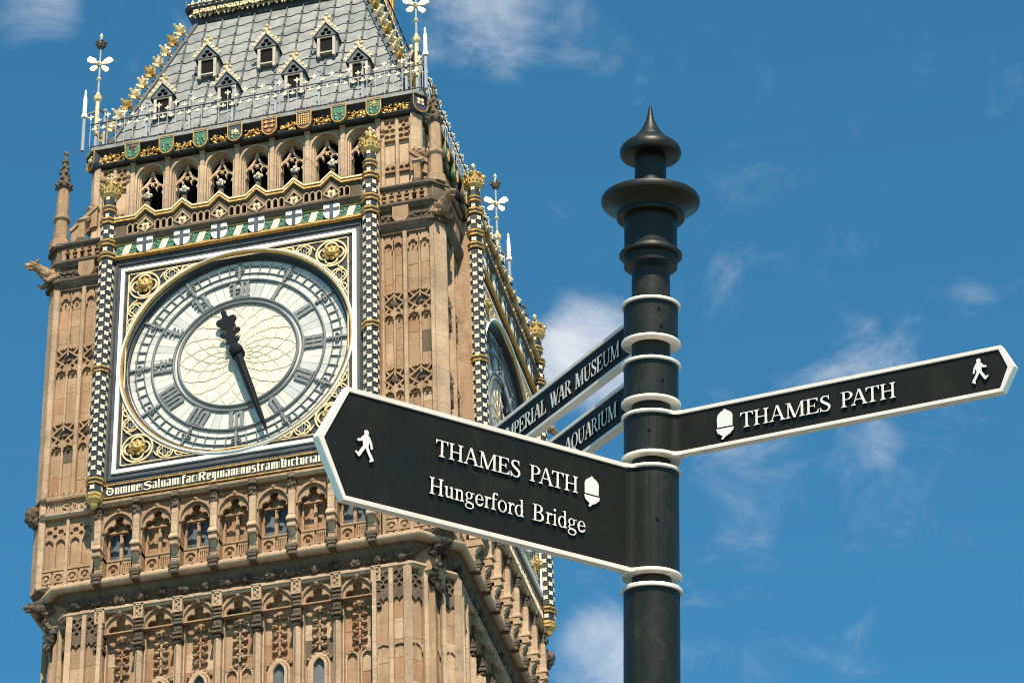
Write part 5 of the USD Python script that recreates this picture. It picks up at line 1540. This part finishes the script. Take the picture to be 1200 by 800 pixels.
# upper gallery, lantern and spire (only the gallery's foot is in the picture)
t = grp('roof_gallery', T)
m = world_mb(); m.square_ring([(2.80, 16.42), (2.98, 16.46), (3.02, 16.55), (2.94, 16.62), (3.06, 16.86), (3.26, 16.96), (3.30, 17.08), (2.8, 17.1)], .2); obj('cornice', m, 'iron_black', t)
for face in FACES:
    m = MB(face)
    for k in range(30):
        u = -2.95 + k * .203 + rng.uniform(-.03, .03)
        m.plate(affinity.rotate(fleur(u, 16.70, .30), 180 + rng.uniform(-25, 25), origin=(u, 16.80)), 3.06, 3.12)
        m.plate(flower4(u + .1, 16.86 + rng.uniform(-.03, .03), .13), 3.16, 3.21); m.blob((u + .1, 16.86, 3.2), .05, k, 0)
        m.plate(fleur(u, 17.0, .30), 3.24, 3.28)
    obj('gilt_foliage', m, 'gold_pale', t)
    m = MB(face); m.box(-3.2, 3.2, 17.9, 17.95, 3.18, 3.22); [m.box(u - .02, u + .02, 17.05, 17.95, 3.18, 3.22) for u in np.linspace(-3.2, 3.2, 15)]; obj('railing', m, 'lead_dark', t)
t = grp('lantern', T)
m = world_mb(); m.square_ring([(2.6, 17.05), (2.6, 17.5), (2.2, 17.6), (2.2, 22.5)], .3); obj('core', m, 'dark_inside', t)
for face in FACES + ('left', 'back'):
    m = MB(face)
    for i in range(8):
        u = -2.4 + 4.8 * i / 7; m.box(u - .09, u + .09, 17.1, 22.4, 2.2, 2.55, .03)
    m.box(-2.7, 2.7, 22.4, 23.2, 2.0, 2.7); obj('arcade', m, 'gold_dull', t)
m = world_mb(); m.square_ring([(2.8, 23.2), (2.6, 23.4), (1.5, 28.5), (0.8, 33.5), (.15, 39.0), (0.02, 41.0)], .25); obj('spire', m, 'lead', T)

# ------------------------------------------------------------------ the fingerpost
def paint_mat(name, col, scuff, rough, spec=0.4, wear=0.6):
    """brushed gloss paint with dull scuffs, chips and rain streaks."""
    n = {'g': ('texture_coordinate', {}), 'n1': ('noise_texture', {'scale': 17.0, 'detail': 7.0, 'roughness': 0.68, 'distortion': 0.6}), 'n2': ('noise_texture', {'scale': 150.0, 'detail': 4.0, 'roughness': 0.7}),
         'map': ('mapping', {'mapping_type': 'point', 'scale': (60.0, 60.0, 5.0)}), 'n3': ('noise_texture', {'scale': 1.0, 'detail': 4.0, 'roughness': 0.6}),
         'sr': ('map_range', {'from_min': 0.54, 'from_max': 0.74, 'to_min': 0.0, 'to_max': wear, 'clamp': True}),
         'mr2': ('map_range', {'from_min': 0.38, 'from_max': 0.66, 'to_min': 0.25, 'to_max': 1.0, 'clamp': True}), 'mul': ('math', {'math_type': 'multiply', 'use_clamp': True}),
         'st': ('map_range', {'from_min': 0.55, 'from_max': 0.8, 'to_min': 0.0, 'to_max': 0.35 * wear, 'clamp': True}), 'add': ('math', {'math_type': 'add', 'use_clamp': True}),
         'chip': ('map_range', {'from_min': 0.70, 'from_max': 0.73, 'to_min': 0.0, 'to_max': wear, 'clamp': True}), 'add2': ('math', {'math_type': 'maximum', 'use_clamp': True}),
         'mix': ('mix', {'color1': col, 'color2': scuff}), 'rr': ('map_range', {'from_min': 0.3, 'from_max': 0.7, 'to_min': rough - .08, 'to_max': rough + .2}),
         'b': ('bump', {'strength': 0.10, 'distance': 0.002}), 'p': ('principled_bsdf', {'specular_ior_level': spec})}
    l = [('g.object', 'n1.vector'), ('g.object', 'n2.vector'), ('g.object', 'map.vector'), ('map.vector', 'n3.vector'), ('n1.fac', 'sr.value'), ('sr.result', 'mul.value1'), ('n2.fac', 'mr2.value'), ('mr2.result', 'mul.value2'),
         ('n3.fac', 'st.value'), ('mul.value', 'add.value1'), ('st.result', 'add.value2'), ('n2.fac', 'chip.value'), ('add.value', 'add2.value1'), ('chip.result', 'add2.value2'),
         ('add2.value', 'mix.fac'), ('mix.color', 'p.base_color'), ('n1.fac', 'rr.value'), ('rr.result', 'p.roughness'), ('n2.fac', 'b.height'), ('b.normal', 'p.normal')]
    return mat(name, n, l)


M['post_paint'] = paint_mat('post_paint', (0.010, 0.0112, 0.0085), (0.06, 0.06, 0.05), 0.40, 0.3, 0.5)
M['sign_paint'] = paint_mat('sign_paint', (0.010, 0.010, 0.0075), (0.035, 0.033, 0.028), 0.5, 0.2, 0.6)
M['sign_white'] = paint_mat('sign_white', (0.76, 0.71, 0.63), (0.38, 0.32, 0.25), 0.5)
M['letter_white'] = paint_mat('letter_white', (0.80, 0.78, 0.73), (0.72, 0.69, 0.63), 0.4)
M['letter_edge'] = paint_mat('letter_edge', (0.02, 0.02, 0.017), (0.03, 0.03, 0.03), 0.5)

AX = np.array([0.0970, -0.2094, 0.9730]); AX /= np.linalg.norm(AX)
RT = np.array([0.9787, 0.1979, -0.0550]); RT -= AX * (RT @ AX); RT /= np.linalg.norm(RT)
AW = np.cross(AX, RT)
ORG = np.array([23.3165, -74.3489, 4.3304])
L0 = ORG[2] / AX[2]
BASE = ORG - AX * L0
S = grp('signpost')
xf = UsdGeom.Xform(stage.GetPrimAtPath(S))
xf.AddTransformOp().Set(Gf.Matrix4d(*RT, 0, *AW, 0, *AX, 0, *BASE, 1))
say(stage.GetPrimAtPath(S), 'leaning black cast-iron fingerpost with white-edged arrow signs and turned finial', 'signpost')


def LM():
    """a mesh in the post's own frame, lathes about its axis."""
    m = MB(); m.A = np.array([[1, 0, 0], [0, 0, -1], [0, 1, 0]], float); m.t = np.array([0, 0, L0]); return m


def turned(name, prof, mt, parent, n=64, smooth=32):
    m = LM(); m.lathe(prof, n); return obj(name, m, mt, parent, smooth=smooth)


m = LM(); m.lathe([(.16, -L0 - .05), (.16, -L0 + .03), (.12, -L0 + .06), (.10, -L0 + .55), (.12, -L0 + .60), (.12, -L0 + .66), (.07, -L0 + .72), (.0437, -L0 + .78)], 48); obj('foot', m, 'post_paint', S, smooth=32)
turned('post', [(.0437, -L0 + .75), (.0437, -.182)], 'post_paint', S)
turned('core_tube', [(.0308, -.30), (.0308, .352)], 'post_paint', S)
turned('post_ring', [(.0425, -.1885), (.0472, -.1885), (.0480, -.1875), (.0480, -.1830), (.0470, -.1818), (.031, -.1818)], 'sign_white', S)
fin = grp('finial', S)
turned('lower_collar', [(.0314, .3600), (.0425, .3602), (.0433, .3612), (.0436, .3780), (.0495, .3785), (.0509, .3800), (.0512, .3825), (.0500, .3848), (.0440, .3880), (.0430, .3910)], 'post_paint', fin, 72, 28)
turned('drum', [(.0428, .389), (.0432, .4470)], 'post_paint', fin, 72, 28)
turned('flared_disc', [(.0432, .4452), (.0540, .4457), (.0553, .4470), (.0554, .4515), (.0542, .4540), (.0556, .4575), (.0600, .4625), (.0680, .4675), (.0760, .4705), (.0792, .4725), (.0802, .4755), (.0802, .4805), (.0785, .4840), (.0740, .4865), (.0600, .4905), (.0350, .4985), (.0285, .5050)], 'post_paint', fin, 72, 28)
turned('neck', [(.0285, .5040), (.0266, .5100), (.0258, .5200), (.0258, .5570)], 'post_paint', fin, 72, 28)
turned('bulb', [(.0255, .5552), (.0400, .5562), (.0462, .5570), (.0490, .5594), (.0501, .5635), (.0500, .5690), (.0480, .5745), (.0430, .5800), (.0360, .5845), (.0300, .5885), (.0265, .5915), (.0243, .5960)], 'post_paint', fin, 72, 28)
turned('spike', [(0.0239, 0.5943), (0.0225, 0.5966), (0.0197, 0.6005), (0.0169, 0.6052), (0.0127, 0.613), (0.007, 0.6254), (0.0051, 0.6348), (0.0032, 0.6442), (0.002, 0.6512), (0.0004, 0.6523)], 'post_paint', fin, 72, 28)


def walker(h, flip):
    L = lambda p, w: LineString(p).buffer(w, cap_style=1)
    g = U([circ(688, -320, 27, 8), Polygon([(662, -348), (712, -346), (728, -366), (716, -455), (666, -458), (650, -372)]).buffer(4), L([(658, -368), (636, -412), (626, -458)], 13), L([(716, -362), (742, -396), (774, -405)], 13),
           L([(684, -450), (652, -512), (618, -568)], 17), L([(618, -566), (636, -584)], 11), L([(700, -450), (738, -505), (764, -546)], 17), L([(764, -546), (794, -526)], 11)])
    g = affinity.translate(g, -693, 295); k = h / 300
    return affinity.scale(g, -k if flip else k, k, origin=(0, 0))


ACORN_NUT = Polygon([(-.0135, -.0300)] + [(-.0138 * math.cos(a), -.0150 + .0120 * math.sin(a)) for a in np.linspace(.0, PI * .40, 6)] + [(0, 0)] + [(.0138 * math.cos(a), -.0150 + .0120 * math.sin(a)) for a in np.linspace(PI * .40, 0, 6)] + [(.0132, -.0300)])
ACORN_CUP = Polygon([(-.0152, -.0322), (.0152, -.0322), (.0150, -.0370), (.0085, -.0430), (.0010, -.0465), (-.0035, -.0510), (-.0070, -.0492), (-.0035, -.0455), (-.0125, -.0395)])


def finger(az, zt, zb, sh, tip, words, extra, label, bw=.0078, washer=False):
    az = math.radians(az)
    d = np.array([math.cos(az), math.sin(az), 0]); n = np.array([math.sin(az), -math.cos(az), 0])
    cam_dir = (np.array(EYE) - ORG); cam_l = np.array([cam_dir @ RT, cam_dir @ AW, 0])
    if n @ cam_l < 0: n = -n
    e = np.cross([0, 0, 1.0], n); sg = 1 if e @ d > 0 else -1
    f_ = grp('finger_sign', S); say(stage.GetPrimAtPath(f_), label)

    def SM():
        m = MB(); m.A = np.stack([e, [0, 0, 1.0], n], 1); m.t = np.array([0, 0, L0]); return m
    zm = (zt + zb) / 2
    out = Polygon([(sg * .052, zb), (sg * sh, zb), (sg * tip, zm), (sg * sh, zt), (sg * .052, zt)])
    inn = Polygon([(sg * .03, zb + bw), (sg * (sh - .004), zb + bw), (sg * (tip - .0115), zm), (sg * (sh - .004), zt - bw), (sg * .03, zt - bw)])
    m = SM(); m.plate(out.buffer(-.002), -.0055, .0055); obj('panel', m, 'sign_paint', f_)
    m = SM(); bd = out.difference(inn)
    m.plate(bd, -.0068, .0068); m.plate(bd.buffer(-.0008), -.0076, .0076); obj('border', m, 'sign_white', f_)
    # the cast neck where the finger flows into its sleeve
    half_ = [(.0, .0434), (.018, .0396), (.029, .0326), (.0365, .0240), (.0405, .0170), (.0440, .0105), (.0485, .0070), (.056, .0056)]
    plan = [(sg * x, y) for x, y in half_] + [(sg * x, -y) for x, y in half_[::-1]]
    m = SM(); m.vprism(plan, zb + .004, zt - .004); obj('neck', m, 'sign_paint', f_, smooth=40)
    pr_ = Polygon(plan)
    if not pr_.exterior.is_ccw: pr_ = Polygon(list(pr_.exterior.coords)[::-1])
    rim = pr_.buffer(.0030, join_style=1).intersection(sbox(min(0, sg * .0665), -1, max(0, sg * .0665), 1))
    m = SM(); c_ = list(rim.exterior.coords)[:-1]
    m.vprism(c_, zb, zb + .0062); m.vprism(c_, zt - .0062, zt); pieces('neck_rim', m, 'sign_white', f_, 40)
    turned('sleeve', [(.0308, zb + .0006), (.0434, zb + .0006), (.0434, zt - .0006), (.0308, zt - .0006)], 'post_paint', f_, 64, 40)
    rh = .0052
    for z in (zb, zt - rh):
        r0 = .0310 if washer and z == zb else .0425
        turned('sleeve_ring', [(r0, z), (.0466, z), (.0476, z + .001), (.0476, z + rh - .001), (.0466, z + rh), (r0, z + rh)], 'sign_white', f_, 64, 30)
    for text, x0, x1, base, cap in words:
        if x0 is None:
            t0 = serif_text(text, 0, 1, 0, 662); nat = sum(0 if c == ' ' else SERIF[c][0] for c in text) + 400 * text.count(' ') + sum(KERN.get(p, 0) for p in zip(text, text[1:]))
            x0 = x1 - nat * cap / 662 * .93
        for ch, g_ in serif_text(text, x0, x1, base, cap):
            m = SM(); m.plate(g_.simplify(.00008), .005, .0082); obj('letter', m, 'letter_edge', f_)
            m = SM(); m.plate(g_.simplify(.00008).buffer(-.00005), .0082, .0086); obj('letter_face', m, 'letter_white', f_)
    for name, g_ in extra:
        m = SM(); m.plate(g_, .005, .0082); obj(name + '_edge', m, 'letter_edge', f_)
        m = SM(); m.plate(g_.buffer(-.00005), .0082, .0087); obj(name, m, 'letter_white', f_)
    return f_


tr = affinity.translate
finger(219.083, .0118, -.1642, .579, .6273,
       [('THAMES PATH', -.4191, -.1521, -.0595, .0262), ('Hungerford Bridge', -.4290, -.1369, -.1208, .0264)],
       [('walking_figure', tr(walker(.048, True), -.5445, -.0489)), ('acorn_nut', tr(ACORN_NUT, -.1250, -.0255)), ('acorn_cup', tr(ACORN_CUP, -.1250, -.0255))], 'deep arrow sign pointing left with two lines, THAMES PATH and Hungerford Bridge')
finger(-29.535, .1023, .0280, .5997, .6204,
       [('THAMES PATH', .1631, .4275, .0522, .0250)],
       [('walking_figure', tr(walker(.039, False), .5645, .0872)), ('acorn_nut', tr(ACORN_NUT, .1360, .0898)), ('acorn_cup', tr(ACORN_CUP, .1360, .0898))], 'slim arrow sign pointing right that reads THAMES PATH', .0066)
finger(116.41, .2948, .2247, .72, .745, [('IMPERIAL WAR MUSEUM', None, -.0995, .2430, .0275)], [], 'upper sign pointing away that reads IMPERIAL WAR MUSEUM', .0070, True)
finger(115.97, .1920, .1214, .60, .62, [('AQUARIUM', -.3135, -.1110, .1420, .0268)], [], 'lower sign pointing away that reads AQUARIUM', .0070)
for z, a, r_ in ((.272, .30, .0434), (.243, .38, .0434), (.152, .42, .0434), (.066, -.08, .0434), (-.081, .20, .0434), (.369, -.9, .0425)):
    m = LM(); m.lathe([(.0027, -.001), (.0027, .0012), (.0020, .0016), (.0012, .0010)], 10)
    v = m.v[0] - m.t
    # a small grub-screw hole facing the viewer's side
    b = MB(); b.t = np.array([0, 0, L0]); dirv = np.array([math.sin(a), -math.cos(a), 0]); ev = np.array([math.cos(a), math.sin(a), 0])
    b.add(dirv * (r_ - .0004) + np.outer(v[:, 0], ev) + np.outer(v[:, 1], [0, 0, 1.0]) + np.outer(v[:, 2], dirv) + np.array([0, 0, z]), m.f[0]); obj('screw_hole', b, 'dark_inside', S)
